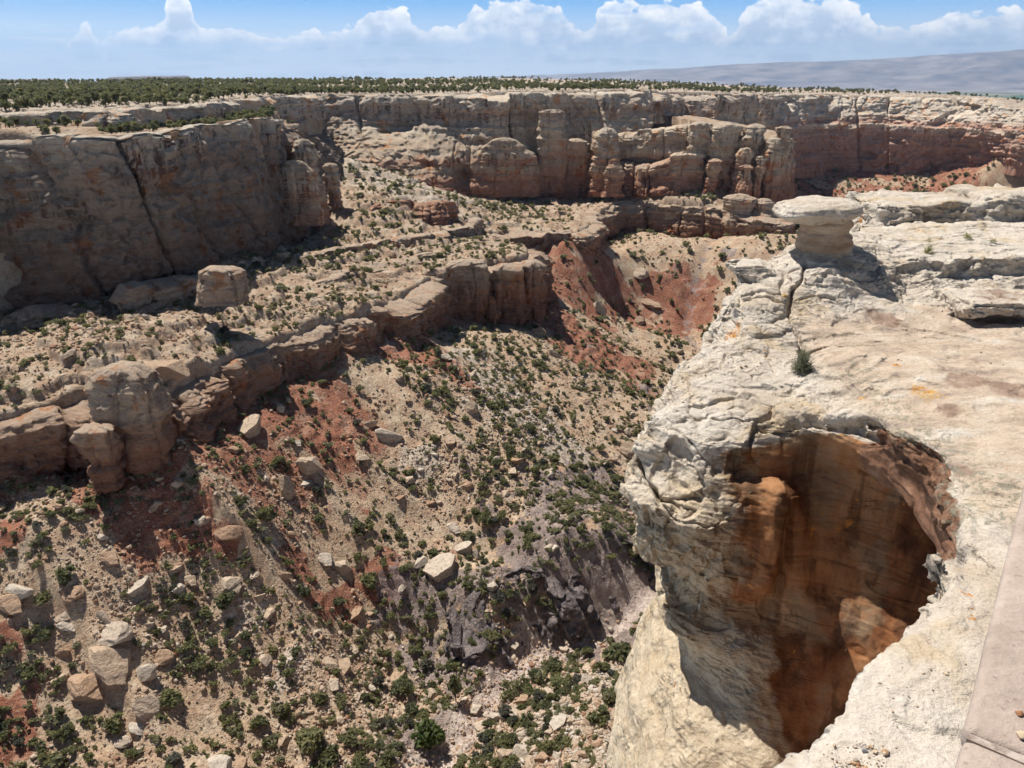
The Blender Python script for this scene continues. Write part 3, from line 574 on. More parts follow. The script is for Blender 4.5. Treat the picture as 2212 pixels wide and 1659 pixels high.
# ------------------------------------------------------------------ the near rim: one solid of sandstone round an alcove
CONT = [
 (-2.6, [(-3,-0.3),(0.5,2.9),(1.95,4.3),(2.47,4.75),(3.53,5.8),(4.4,6.6),(4.95,7.15),(5.4,7.9),(5.8,8.9),(6.0,9.8),(5.72,10.45),(5.8,11.2),(5.35,11.5),(5.1,11.95),(4.55,11.8),(3.9,12.05),(3.2,12.3),(2.7,12.9),(2.6,13.5),(3.25,14.3),(4.05,15.3),(4.6,16.2),(5.3,17.1),(6.5,18.0),(8.0,19.0),(9.4,20.6),(11.0,22.2),(14.5,24),(22,26)]),
 (-5.0, [(-3,-0.3),(0.5,2.9),(1.95,4.3),(2.47,4.75),(3.53,5.8),(4.4,6.6),(4.95,7.15),(5.4,7.9),(5.8,8.9),(6.0,9.8),(5.72,10.45),(5.8,11.2),(5.35,11.5),(5.1,11.95),(4.55,11.8),(3.9,12.05),(3.2,12.3),(2.7,12.9),(2.6,13.5),(3.25,14.3),(4.05,15.3),(4.6,16.2),(5.3,17.1),(6.5,18.0),(8.0,19.0),(9.4,20.6),(11.0,22.2),(14.5,24),(22,26)]),
 (-5.75, [(-3,-0.2),(0.5,3.0),(1.95,4.35),(2.5,4.8),(3.55,5.85),(4.4,6.65),(5.0,7.25),(5.5,8.1),(5.85,9.0),(6.0,9.8),(5.85,10.6),(5.55,11.2),(5.1,11.6),(4.4,11.6),(3.8,11.65),(3.1,11.9),(2.4,12.6),(2.4,13.4),(3.1,14.4),(4.0,15.5),(4.6,16.4),(5.1,17.5),(6.2,18.4),(7.8,19.6),(9.2,21.2),(11,22.8),(14.5,24.6),(22,26.6)]),
 (-6.1, [(-3,-0.1),(0.5,3.1),(2,4.4),(2.55,4.85),(3.6,5.85),(4.45,6.65),(5.05,7.3),(5.5,8.1),(5.85,9.0),(6.0,9.8),(5.95,10.6),(5.75,11.3),(5.3,11.8),(4.6,11.8),(4.0,11.45),(3.2,11.5),(2.15,12.5),(2.25,13.3),(3.0,14.4),(4,15.6),(4.6,16.5),(5.1,17.6),(6.2,18.5),(7.8,19.7),(9.2,21.3),(11,22.9),(14.5,24.7),(22,26.7)]),
 (-6.55, [(-3,0.1),(0.5,3.1),(2,4.4),(2.55,4.85),(3.6,5.85),(4.5,6.65),(5.2,7.3),(6.0,8.0),(6.7,8.9),(7.1,9.8),(7.0,10.7),(6.4,11.4),(5.5,11.9),(4.6,11.8),(4.0,11.45),(3.2,11.5),(2.15,12.5),(2.25,13.3),(3.0,14.4),(4,15.6),(4.6,16.5),(5.1,17.6),(6.2,18.5),(7.8,19.7),(9.2,21.3),(11,22.9),(14.5,24.7),(22,26.7)]),
 (-7.2, [(-3,0.3),(0.5,3.2),(2,4.45),(2.6,4.9),(3.65,5.85),(4.6,6.65),(5.4,7.3),(6.6,8.1),(7.4,8.9),(7.7,9.8),(7.3,10.8),(6.4,11.4),(5.4,11.6),(4.6,11.3),(3.95,10.85),(3.1,10.9),(2.0,12.0),(2.1,12.95),(2.9,14.3),(4,15.7),(4.6,16.6),(5.1,17.7),(6.2,18.6),(7.8,19.8),(9.2,21.4),(11,23),(14.5,24.8),(22,26.8)]),
 (-8.3, [(-3,0.4),(0.5,3.3),(2,4.5),(2.7,4.95),(3.7,5.85),(4.7,6.65),(5.5,7.3),(6.6,8.0),(7.3,8.7),(7.5,9.4),(7.1,10.3),(6.3,10.9),(5.4,11.15),(4.7,11.1),(4.1,10.85),(3.3,10.95),(2.4,11.9),(2.45,12.7),(3.1,14.2),(4.1,15.7),(4.7,16.7),(5.2,17.8),(6.2,18.7),(7.8,19.9),(9.2,21.5),(11,23.1),(14.5,24.9),(22,26.9)]),
 (-9.05,[(-3,0.4),(0.5,3.3),(2,4.5),(2.8,5.0),(3.8,5.85),(4.8,6.65),(5.6,7.3),(6.6,7.9),(7.1,8.5),(7.2,9.1),(6.7,9.9),(5.9,10.4),(5.1,10.8),(4.6,11.0),(4.1,11.15),(3.5,11.35),(3.05,12.0),(3.1,12.8),(3.5,14.2),(4.3,15.7),(4.8,16.8),(5.3,17.9),(6.2,18.8),(7.8,20),(9.2,21.6),(11,23.2),(14.5,25),(22,27)]),
 (-9.55,[(-3,0.4),(0.5,3.3),(2,4.5),(2.8,5.0),(3.8,5.85),(4.8,6.65),(5.6,7.25),(6.5,7.8),(7.1,8.5),(7.1,9.1),(6.5,9.8),(5.7,10.2),(5.0,10.45),(4.4,10.6),(3.8,10.8),(3.2,11.05),(2.85,11.7),(2.95,12.6),(3.4,14.1),(4.3,15.6),(4.8,16.8),(5.3,17.9),(6.2,18.8),(7.8,20),(9.2,21.6),(11,23.2),(14.5,25),(22,27)]),
 (-10.05,[(-3,0.4),(0.5,3.3),(2,4.5),(2.8,5.0),(3.8,5.85),(4.8,6.65),(5.6,7.25),(6.5,7.8),(7.05,8.5),(7.0,9.1),(6.4,9.7),(5.6,10.05),(5.0,10.2),(4.45,10.3),(4.0,10.55),(3.6,10.9),(3.32,11.6),(3.4,12.4),(3.5,14),(4.3,15.6),(4.8,16.8),(5.3,17.9),(6.2,18.8),(7.8,20),(9.2,21.6),(11,23.2),(14.5,25),(22,27)]),
 (-10.5,[(-3,0.4),(0.5,3.3),(2,4.5),(2.8,5.0),(3.8,5.85),(4.8,6.65),(5.6,7.25),(6.5,7.8),(7.0,8.5),(6.8,9.1),(6.2,9.55),(5.5,9.8),(4.9,9.85),(4.35,9.9),(4.05,10.1),(3.75,10.5),(3.5,11.2),(3.55,12.2),(3.5,14),(4.3,15.6),(4.8,16.8),(5.3,17.9),(6.2,18.8),(7.8,20),(9.2,21.6),(11,23.2),(14.5,25),(22,27)]),
 (-11.0,[(-3,0.4),(0.5,3.3),(2,4.5),(2.8,5.0),(3.8,5.85),(4.8,6.65),(5.6,7.25),(6.4,7.75),(6.8,8.3),(6.6,8.85),(6.0,9.2),(5.4,9.35),(4.7,9.3),(4.1,9.25),(3.6,9.5),(3.2,9.8),(2.9,10.4),(3.0,12),(3.2,13.8),(4.3,15.6),(4.8,16.8),(5.3,17.9),(6.2,18.8),(7.8,20),(9.2,21.6),(11,23.2),(14.5,25),(22,27)]),
 (-11.6,[(-3,0.4),(0.5,3.3),(2,4.5),(2.8,5.0),(3.8,5.85),(4.8,6.65),(5.5,7.25),(6.2,7.7),(6.5,8.2),(6.3,8.6),(5.7,8.9),(5.1,8.95),(4.4,8.8),(3.7,8.75),(3.1,8.95),(2.6,9.25),(2.32,9.9),(2.6,12),(3.0,13.8),(4.3,15.6),(4.8,16.8),(5.3,17.9),(6.2,18.8),(7.8,20),(9.2,21.6),(11,23.2),(14.5,25),(22,27)]),
 (-13.6,[(-3,0.4),(0.5,3.3),(1.8,4.4),(2.6,5.0),(3.6,5.8),(4.4,6.5),(5.1,7.0),(5.7,7.5),(5.9,7.8),(5.6,8.1),(5.0,8.2),(4.4,8.1),(3.6,7.9),(2.9,7.7),(2.2,7.75),(1.5,8.0),(1.1,8.9),(2.0,11.6),(2.5,13.6),(3.9,15.4),(4.6,16.8),(5.2,17.9),(6.2,18.8),(7.8,20),(9.2,21.6),(11,23.2),(14.5,25),(22,27)]),
]
TOPS = [(2.47,4.75,-5.02),(5,7,-5.0),(7,6,-4.95),(4,2,-4.9),(1.6,3.6,-5.0),(10,8,-4.9),(3.5,5.6,-5.02),(5.4,8.2,-5.0),(6.0,10.0,-5.02),(6.2,12,-5.0),(8,10,-4.92),(8,12,-4.93),(12,13,-4.85),(6.2,14.6,-4.95),(9,15.2,-4.85),(13,15.6,-4.75),
        (3.4,14.1,-5.1),(2.9,13.2,-5.45),(3.3,12.6,-5.55),(4.4,12.5,-5.6),(5.2,12.4,-5.58),(4.4,13.6,-5.25),(5.55,13.2,-5.5),(6.05,13.2,-5.0),(5.6,12.4,-5.58),(6.02,12.3,-5.0),(5.65,14.2,-5.32),(6.2,14.2,-4.97),(4.6,15.2,-4.75),(5.6,15.3,-4.68),(6.6,15.5,-4.6),(7.4,15.6,-4.7),
        (7.0,16.55,-3.82),(6.3,16.5,-4.0),(5.5,16.4,-4.2),(4.8,16.3,-4.4),(6,17.3,-4.1),(7.2,17.3,-3.62),(8.0,17.4,-3.75),(8.4,17.1,-3.9),(10,17.2,-3.98),(12,17.3,-3.95),(14,17.4,-3.9),(9,19.5,-3.95),(12,20,-4.05),(7.2,19,-3.95),(10,22,-4.15),(14,23,-4.15),(14,25,-4.4),
        (8.0,16.2,-4.55),(9,16.45,-4.72),(10.5,16.6,-4.72),(12,16.65,-4.7),(14,16.7,-4.65),(9.3,16.9,-4.2),(11.5,17.0,-4.15)]
def poly_sdf(x, y, L):
    d, _ = dist_line(x, y, [np.array(p, float) for p in L])
    ins = inside(x, y, L + [(60, 40), (60, -20), (-3, -20)])
    return np.where(ins, -d, d)
def rbox(x, y, z, c, h, r):
    q = [np.abs(a - cc) - hh + r for a, cc, hh in zip((x, y, z), c, h)]
    o = np.sqrt(np.maximum(q[0], 0) ** 2 + np.maximum(q[1], 0) ** 2 + np.maximum(q[2], 0) ** 2)
    return o + np.minimum(np.maximum(q[0], np.maximum(q[1], q[2])), 0) - r
def smax(a, b, k): h = np.clip(0.5 - 0.5 * (b - a) / -k, 0, 1); h = np.clip(0.5 + 0.5 * (b - a) / k, 0, 1); return a * (1 - h) + b * h + k * h * (1 - h)
def smin(a, b, k): return -smax(-a, -b, k)
def capsule(x, y, z, a, b, ra, rb):
    a, b = np.array(a), np.array(b); ab = b - a
    t = np.clip(((x - a[0]) * ab[0] + (y - a[1]) * ab[1] + (z - a[2]) * ab[2]) / ab.dot(ab), 0, 1)
    return np.sqrt((x - a[0] - t * ab[0]) ** 2 + (y - a[1] - t * ab[1]) ** 2 + (z - a[2] - t * ab[2]) ** 2) - (ra + (rb - ra) * t)
def surface_net(f, org, h):
    s = f < 0; n0, n1, n2 = f.shape
    c = lambda a, b, d, arr: arr[a:n0 - 1 + a, b:n1 - 1 + b, d:n2 - 1 + d]
    cnt = np.zeros((n0 - 1, n1 - 1, n2 - 1), np.int8)
    for a in (0, 1):
        for b in (0, 1):
            for d in (0, 1): cnt += c(a, b, d, s)
    act = (cnt > 0) & (cnt < 8); ix = np.argwhere(act); N = len(ix)
    acc = np.zeros((N, 3)); w = np.zeros(N)
    i, j, k = ix.T; corners = [(a, b, d) for a in (0, 1) for b in (0, 1) for d in (0, 1)]
    for p in corners:
        for ax in range(3):
            if p[ax]: continue
            q = list(p); q[ax] = 1
            f0 = f[i + p[0], j + p[1], k + p[2]]; f1 = f[i + q[0], j + q[1], k + q[2]]
            m = (f0 < 0) != (f1 < 0); t = np.where(m, f0 / np.where(m, f0 - f1, 1), 0)
            pt = np.tile(np.array(p, float), (N, 1)); pt[:, ax] = t
            acc += pt * m[:, None]; w += m
    V = (ix + acc / w[:, None]) * h + org
    idx = np.full(act.shape, -1, np.int64); idx[act] = np.arange(N)
    quads = []
    for ax in range(3):
        sl0 = [slice(None)] * 3; sl1 = [slice(None)] * 3; sl0[ax] = slice(0, -1); sl1[ax] = slice(1, None)
        a, b = s[tuple(sl0)], s[tuple(sl1)]; e = np.argwhere(a != b)
        o1, o2 = (ax + 1) % 3, (ax + 2) % 3
        e = e[(e[:, o1] > 0) & (e[:, o2] > 0) & (e[:, o1] < f.shape[o1] - 1) & (e[:, o2] < f.shape[o2] - 1)]
        def at(d1, d2):
            q = e.copy(); q[:, o1] -= d1; q[:, o2] -= d2; return idx[q[:, 0], q[:, 1], q[:, 2]]
        Q = np.stack([at(1, 1), at(0, 1), at(0, 0), at(1, 0)], -1)
        flip = ~a[tuple(e.T)]; Q[flip] = Q[flip][:, ::-1]; quads.append(Q)
    return V, np.concatenate(quads)
def subdivide(V, Q):
    n = len(V); e = np.concatenate([Q[:, [0, 1]], Q[:, [1, 2]], Q[:, [2, 3]], Q[:, [3, 0]]]); es = np.sort(e, 1)
    key = es[:, 0].astype(np.int64) * n + es[:, 1]; u, inv = np.unique(key, return_inverse=True)
    E = (V[u // n] + V[u % n]) / 2; C = V[Q].mean(1); m = len(Q)
    ei = inv.reshape(4, m) + n; ci = np.arange(m) + n + len(u)
    V2 = np.concatenate([V, E, C])
    Q2 = np.concatenate([np.stack([Q[:, k], ei[k], ci, ei[(k + 3) % 4]], -1) for k in range(4)])
    return V2, Q2
def vnormals(V, Q):
    fn = np.cross(V[Q[:, 2]] - V[Q[:, 0]], V[Q[:, 3]] - V[Q[:, 1]]); N = np.zeros_like(V)
    for k in range(4):
        for a in range(3): N[:, a] += np.bincount(Q[:, k], fn[:, a], len(V))
    return N / (np.linalg.norm(N, axis=1, keepdims=True) + 1e-12)
def smooth_mesh(V, Q, it):
    for _ in range(it):
        acc = np.zeros_like(V); cn = np.zeros(len(V))
        for k in range(4):
            a, b = Q[:, k], Q[:, (k + 1) % 4]
            for ax in range(3): acc[:, ax] += np.bincount(a, V[b, ax], len(V)) + np.bincount(b, V[a, ax], len(V))
            cn += np.bincount(a, minlength=len(V)) + np.bincount(b, minlength=len(V))
        V = 0.5 * V + 0.5 * acc / cn[:, None]
    return V

def near_material():
    s = NT('rim_sandstone'); p = s.pos(); al, sl, fa = s.attr('stain_shade'), s.attr('slab'), s.attr('fascia')
    x, y, z = (s.sep(p, i) for i in range(3))
    n1 = s.noise(p, 0.55, 6, 0.6); n2 = s.noise(p, 3.2, 6, 0.65)
    c = s.ramp(n1, [(0.3, (0.45, 0.365, 0.275)), (0.46, (0.545, 0.475, 0.395)), (0.7, (0.585, 0.53, 0.46))])
    yel = s.mr(s.noise(p, 0.8, 5, 0.6, 0.6), 0.54, 0.66)
    c = s.mix(s.math('MULTIPLY', yel, 0.55), c, (0.49, 0.36, 0.205))
    c = s.mix(s.math('MULTIPLY', s.mr(s.math('ADD', z, s.math('MULTIPLY', s.math('SUBTRACT', n1, 0.5), 3.0)), -6.0, -7.6), 0.72), c, s.ramp(n2, [(0.3, (0.42, 0.315, 0.20)), (0.6, (0.53, 0.425, 0.29))]))
    # flat slab: pinkish tan with grey and brown weathering
    s1 = s.noise(s.scl(p, (0.7, 1.5, 1)), 1.0, 7, 0.7, 0.15)
    slab = s.ramp(s1, [(0.30, (0.24, 0.185, 0.16)), (0.40, (0.38, 0.30, 0.24)), (0.49, (0.50, 0.395, 0.30)), (0.58, (0.55, 0.46, 0.37)), (0.68, (0.58, 0.54, 0.48))])
    c = s.mix(sl, c, slab)
    # iron-stained, streaked alcove wall; the recess's shade is painted in with it
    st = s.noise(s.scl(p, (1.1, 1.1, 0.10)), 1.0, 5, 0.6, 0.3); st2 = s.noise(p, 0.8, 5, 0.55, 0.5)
    rust = s.ramp(st, [(0.32, (0.085, 0.038, 0.020)), (0.43, (0.235, 0.098, 0.042)), (0.55, (0.34, 0.17, 0.08)), (0.70, (0.42, 0.275, 0.165))])  # iron colour that also carries the recess's shade
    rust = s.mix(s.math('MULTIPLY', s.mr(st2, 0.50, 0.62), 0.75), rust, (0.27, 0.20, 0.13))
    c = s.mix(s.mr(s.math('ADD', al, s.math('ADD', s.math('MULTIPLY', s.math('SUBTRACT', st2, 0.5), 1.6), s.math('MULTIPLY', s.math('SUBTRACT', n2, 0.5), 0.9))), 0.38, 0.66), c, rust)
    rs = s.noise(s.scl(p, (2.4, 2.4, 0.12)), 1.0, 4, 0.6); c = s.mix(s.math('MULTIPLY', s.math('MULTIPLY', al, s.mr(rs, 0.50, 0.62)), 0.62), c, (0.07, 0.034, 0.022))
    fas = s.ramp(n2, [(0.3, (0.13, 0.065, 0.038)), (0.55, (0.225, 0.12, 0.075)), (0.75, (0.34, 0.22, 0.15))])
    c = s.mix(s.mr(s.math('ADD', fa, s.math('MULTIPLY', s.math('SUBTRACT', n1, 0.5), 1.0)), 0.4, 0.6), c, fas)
    # orange and grey-green lichen
    lich = s.mr(s.noise(p, 2.3, 5, 0.7, 0.3), 0.655, 0.69)
    c = s.mix(s.math('MULTIPLY', lich, s.mr(s.noise(p, 0.33, 2), 0.48, 0.55)), c, (0.50, 0.225, 0.05))
    c = s.mix(s.math('MULTIPLY', s.mr(s.attr('brown'), 0.15, 0.6), 0.8), c, s.ramp(n2, [(0.3, (0.20, 0.125, 0.09)), (0.55, (0.31, 0.215, 0.165)), (0.7, (0.43, 0.33, 0.26))]))
    c = s.mix(s.math('MULTIPLY', s.mr(s.attr('spot'), 0.3, 0.7), s.mr(s.noise(p, 14, 4, 0.7), 0.40, 0.56)), c, s.ramp(n1, [(0.4, (0.46, 0.30, 0.10)), (0.6, (0.50, 0.20, 0.045))]))
    gl = s.math('MULTIPLY', s.mr(s.noise(p, 9, 4, 0.7), 0.50, 0.58), s.attr('lichen'))
    c = s.mix(s.math('MULTIPLY', gl, 0.8), c, (0.25, 0.235, 0.175))
    # bedding cracks and grain
    cr = s.noise(s.scl(p, (0.9, 0.9, 5.5)), 1.0, 6, 0.6, 0.25)
    crk = s.mr(s.math('ABSOLUTE', s.math('SUBTRACT', cr, 0.5)), 0.012, 0.0)
    nzz = s.math('ABSOLUTE', s.sep(s.nrm(), 2))
    ck = s.math('MULTIPLY', crk, s.math('MULTIPLY', s.mr(s.noise(p, 0.7, 3), 0.46, 0.60), s.mr(nzz, 0.95, 0.7)))
    c = s.mix(s.math('MULTIPLY', ck, 0.5), c, (0.16, 0.115, 0.085))
    c = s.mix(0.7, c, s.mix(1.0, c, s.ramp(n2, [(0.3, (0.80, 0.77, 0.74)), (0.5, (1, 1, 1)), (0.7, (1.07, 1.07, 1.07))]), 'MULTIPLY'))
    sp = s.noise(p, 22, 4, 0.75)
    c = s.mix(0.5, c, s.mix(1.0, c, s.ramp(sp, [(0.34, (0.72, 0.69, 0.66)), (0.48, (1, 1, 1)), (0.66, (1.1, 1.1, 1.1))]), 'MULTIPLY'))
    # broken faces: angular chips, flattened along the bedding, and thin peeled sheets on the flats
    wv = s.n('ShaderNodeVectorMath', operation='ADD'); s.l(s.scl(p, (1, 1, 2.6)), wv.inputs[0]); s.l(s.scl(s.noise(p, 2.2, 3, 0.6, col=True), 0.35), wv.inputs[1])
    c1 = s.sep(s.vor(wv.outputs[0], 3.0, 'F1', 'Color'), 0); c2 = s.sep(s.vor(wv.outputs[0], 8.5, 'F1', 'Color'), 1)
    nose_ = s.math('MULTIPLY', s.math('SUBTRACT', 1.0, al), s.mr(nzz, 0.985, 0.85)); gate = s.mr(s.noise(p, 0.9, 4, 0.6), 0.42, 0.60)
    chips = s.math('MULTIPLY', s.math('MULTIPLY', s.math('MULTIPLY_ADD', c2, 0.4, s.math('MULTIPLY', c1, 0.9)), nose_), s.math('MULTIPLY_ADD', gate, 0.85, 0.12))
    pn = s.noise(s.scl(p, (0.8, 1.2, 1.5)), 1.3, 5, 0.6)
    sheet = s.math('MULTIPLY', s.math('ADD', s.math('FLOOR', s.math('MULTIPLY', pn, 14.0)), s.math('MULTIPLY', s.math('FRACT', s.math('MULTIPLY', pn, 14.0)), 0.25)), 0.16)
    sheet = s.math('MULTIPLY', sheet, s.math('SUBTRACT', 1.0, al))
    c = s.mix(s.math('MULTIPLY', nose_, 0.35), c, s.mix(1.0, c, s.ramp(c1, [(0, (0.82, 0.80, 0.77)), (1, (1.12, 1.12, 1.12))]), 'MULTIPLY'))
    h = s.math('ADD', s.math('MULTIPLY', n2, 0.42), s.math('MULTIPLY', s.math('SUBTRACT', cr, s.math('MULTIPLY', ck, 0.45)), 0.45)); h = s.math('ADD', h, s.math('MULTIPLY', sp, 0.16))
    h = s.math('ADD', h, s.math('ADD', chips, sheet))
    h = s.math('MULTIPLY', h, s.math('MULTIPLY_ADD', al, -0.6, 1.0))
    return s.done(c, s.bump(h, 1.0, 0.15))
M_near = near_material()

def worley(p, seed):
    p = np.asarray(p, np.float32); i = np.floor(p); f1 = np.full(len(p), 9, np.float32); f2 = f1.copy()
    for a in (-1, 0, 1):
        for b in (-1, 0, 1):
            for c in (-1, 0, 1):
                k = ((i + np.array([a, b, c])).astype(np.int64) & 0xffffffff).astype(np.uint32)
                o = np.stack([hsh(k[:, 0], k[:, 1], k[:, 2], seed + e) for e in range(3)], -1) * 0.42 + 0.5
                d = np.sqrt(((i + np.array([a, b, c]) + o - p) ** 2).sum(-1)); f2 = np.where(d < f1, f1, np.minimum(f2, d)); f1 = np.minimum(f1, d)
    return f1, f2
def near_rock():
    h = 0.1; org = np.array([-2.0, 0.2, -13.3]); dim = (190, 300, 108)
    X = org[0] + np.arange(dim[0]) * h; Y = org[1] + np.arange(dim[1]) * h; Z = org[2] + np.arange(dim[2]) * h
    x2, y2 = np.meshgrid(X, Y, indexing='ij')
    S = np.stack([poly_sdf(x2, y2, L) for _, L in CONT]); zl = np.array([q for q, _ in CONT])
    T = rbf_eval(rbf_fit(TOPS, 0.25), x2, y2)
    kz = np.interp(-Z, -zl, np.arange(len(zl))); k0 = np.clip(kz.astype(int), 0, len(zl) - 2); wz = (kz - k0)
    wz = wz * wz * (3 - 2 * wz) * 0.5 + wz * 0.5
    side = (S[k0] * (1 - wz)[:, None, None] + S[k0 + 1] * wz[:, None, None]).transpose(1, 2, 0)
    x, y, z = x2[..., None], y2[..., None], Z[None, None]
    kk_ = 0.28 + 1.3 * sst(5.5, 4.3, x) * sst(10.8, 11.6, y) * sst(16.0, 15.2, y)
    f = smax(side - 0.11 * (kk_ - 0.28), (z - T[..., None]) * 0.85, kk_)
    f = smin(f, rbox(x, y, z, (17.7, 23.0, -3.97), (7.4, 1.25, 0.47), 0.36), 0.05)
    f = smin(f, rbox(x, y, z, (20, 23.0, -3.58), (6.6, 1.1, 0.27), 0.2), 0.1)
    f = smin(f, rbox(x, y, z, (10.8, 22.7, -4.12), (0.75, 0.9, 0.36), 0.3), 0.1)
    f = smin(f, rbox(x, y, z, (13.4, 15.6, -4.62), (4.1, 0.75, 0.17), 0.12), 0.03)
    f = smin(f, rbox(x, y, z, (5.3, 16.9, -4.16), (0.5, 0.5, 0.18), 0.16), 0.1)
    f = smin(f, rbox(x, y, z, (4.62, 6.95, -5.12), (0.2, 0.26, 0.28), 0.14), 0.06)
    f = smin(f, rbox(x, y, z, (17.6, 19.4, -4.55), (8.7, 2.4, 0.58), 0.22) + 0.16 * (y - 21) * 0.06, 0.1)
    f = smin(f, capsule(x, y, z, (4.65, 11.45, -6.2), (4.32, 10.95, -8.1), 0.2, 0.32), 0.18)
    f = smax(f, -rbox(x, y, z, (4.5, 11.4, -6.3), (0.7, 0.36, 0.32), 0.16), 0.14)     # shallow niche under the top ledge
    f = smax(f, -rbox(x, y, z, (4.0, 10.7, -7.5), (0.3, 0.22, 0.75), 0.2), 0.2)
    f = f.astype(np.float32)
    f[0] = np.maximum(f[0], 0.01)
    V, Q = surface_net(f, org, h)
    V = smooth_mesh(V, Q, 2); N0 = vnormals(V, Q); _p = 3.0 * fbm(V / np.array([1.5, 1.5, 0.9]), 3, 77); _f = np.floor(_p)
    _w = sst(0.9, 0.6, N0[:, 2]) * (1 - 0.85 * sst(3.9, 4.3, V[:, 0]) * sst(12.3, 11.9, V[:, 1]) * sst(-5.3, -5.7, V[:, 2])) * (0.25 + 0.75 * sst(-9.8, -9.2, V[:, 2]))
    V = V + N0 * (_w * (0.10 * fbm(V / 0.9, 3, 78) + 0.075 * (_f + sst(0.7, 1, _p - _f)) - 0.03))[:, None]
    V, Q = subdivide(V, Q); V = smooth_mesh(V, Q, 1)
    N = vnormals(V, Q)
    # finer mesh where the rock shows large and near
    c = V[Q].mean(1); uu, vv = project(c); nf = (N[Q].mean(1) * c).sum(1) / np.linalg.norm(c, axis=1)
    fineq = (uu > 1200) & (uu < 2400) & (vv > 300) & (vv < 1800) & (nf < 0.45) & (c[:, 1] < 21) & (c[:, 1] > 0.8)
    used = np.unique(Q[fineq]); remap = np.full(len(V), -1); remap[used] = np.arange(len(used))
    Vf, Qf = subdivide(V[used], remap[Q[fineq]]); Nf = vnormals(Vf, Qf); Nf[:len(used)] = N[used]
    Qc = Q[~fineq]; V = np.concatenate([V, Vf]); Q = np.concatenate([Qc, Qf + len(N)]); N = np.concatenate([N, Nf])
    up = N[:, 2]; steep = 1 - np.abs(up)
    tz = terr_top(V[:, 0], V[:, 1], X, Y, T)
    slab = sst(0.75, 0.95, up) * sst(-4.62, -4.8, V[:, 2]) * sst(12.0, 11.0, np.where(V[:, 0] < 5.9, V[:, 1] + 0.0, 0)) * sst(0.05, 0.35, V[:, 0] - 0.75 * (V[:, 1] - 4.75) - 2.47 + 0.9 * (V[:, 1] > 7.2) * 0 + 0.35)
    slab = np.where(V[:, 1] > 7.3, sst(0.75, 0.95, up) * sst(-4.62, -4.8, V[:, 2]) * sst(5.6, 6.1, V[:, 0]), sst(0.8, 0.95, up) * 0.12)
    # alcove faces: steep or overhanging, facing the viewer, below the rim
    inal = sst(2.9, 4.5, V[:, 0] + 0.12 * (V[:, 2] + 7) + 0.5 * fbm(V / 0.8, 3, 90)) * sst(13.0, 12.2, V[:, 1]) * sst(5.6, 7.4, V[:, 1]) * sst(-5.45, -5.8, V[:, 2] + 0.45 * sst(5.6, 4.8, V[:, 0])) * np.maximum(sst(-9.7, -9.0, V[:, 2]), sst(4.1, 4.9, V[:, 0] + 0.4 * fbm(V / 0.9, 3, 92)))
    dip = V[:, 2] + 0.10 * V[:, 0]
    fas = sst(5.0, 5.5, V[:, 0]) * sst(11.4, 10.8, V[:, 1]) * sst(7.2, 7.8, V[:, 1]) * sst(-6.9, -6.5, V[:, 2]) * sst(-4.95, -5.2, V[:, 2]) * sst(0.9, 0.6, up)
    smoothw = 1 - 0.75 * np.maximum(inal, 0)
    flat = sst(0.8, 0.97, up)
    # relief: bedding planes, joint blocks, spalled plates, grain
    bx = V + 0.5 * fbm(V / 2.2, 2, 3)[:, None]
    d = np.zeros(len(V)); xyw = V[:, :2] + 0.25 * fbm(V / 0.5, 2, 12)[:, None]
    for th_, A_, sc_, sd_ in ((0.36, 0.085, 1.6, 5), (0.13, 0.040, 0.8, 6), (0.05, 0.018, 0.45, 7)):
        ph_ = dip / th_ + 1.1 * fbm(V / (3.5 * sc_), 3, sd_) + 0.25 * vn(V / (0.6 * sc_), sd_ + 3); ly = np.floor(ph_); fr_ = ph_ - ly
        val = 2.2 * vn(np.stack([xyw[:, 0] / sc_, xyw[:, 1] / sc_, ly * 3.37 + 0.5], -1), sd_ + 9) + 0.7 * vn(np.stack([xyw[:, 0] / (0.3 * sc_), xyw[:, 1] / (0.3 * sc_), ly * 1.7 + 0.5], -1), sd_ + 10)
        vq = np.floor(val * 1.5); vq = (vq + sst(0.7, 1.0, val * 1.5 - vq)) / 1.5
        groove = np.exp(-(np.minimum(fr_, 1 - fr_) / 0.09) ** 2) * sst(-0.2, 0.4, vn(V / (1.3 * sc_), sd_ + 14))
        d = d + A_ * (0.8 * vq - 0.45 * groove) * (1 - flat) * (1 - 0.8 * np.maximum(inal, 0)) * (0.2 + 1.1 * sst(-0.15, 0.45, fbm(V / 2.0, 2, 40 + sd_))) * (0.25 + 0.75 * sst(-9.9, -9.2, V[:, 2]))
    pl_ = 3.2 * fbm(bx * np.array([1, 1, 1.7]) / 1.9, 3, 7); fl = np.floor(pl_); d = d + 0.10 * (fl + sst(0.86, 1.0, pl_ - fl)) * (0.35 + 0.65 * (1 - flat)) * smoothw * (0.3 + 0.7 * sst(-9.9, -9.2, V[:, 2]))
    tr_ = 4.0 * fbm(bx / np.array([2.6, 1.8, 2.]), 3, 17); fl = np.floor(tr_); d = d + 0.035 * (fl + sst(0.85, 1.0, tr_ - fl)) * flat
    d = d + 0.15 * fbm(V / 1.7, 4, 8) * (1 - 0.75 * flat) * (0.5 + 0.5 * sst(-9.9, -9.2, V[:, 2])) + 0.045 * fbm(V / 0.33, 3, 9) * (0.5 + 0.5 * smoothw) * (1 - 0.6 * flat) + 0.03 * fbm(V / 0.5, 3, 19)
    rough = sst(16.0, 16.4, V[:, 1]) * sst(7.5, 8.5, V[:, 0]) * (1 - flat); d = d + rough * (0.16 * ridged(V / 0.5, 3, 21))
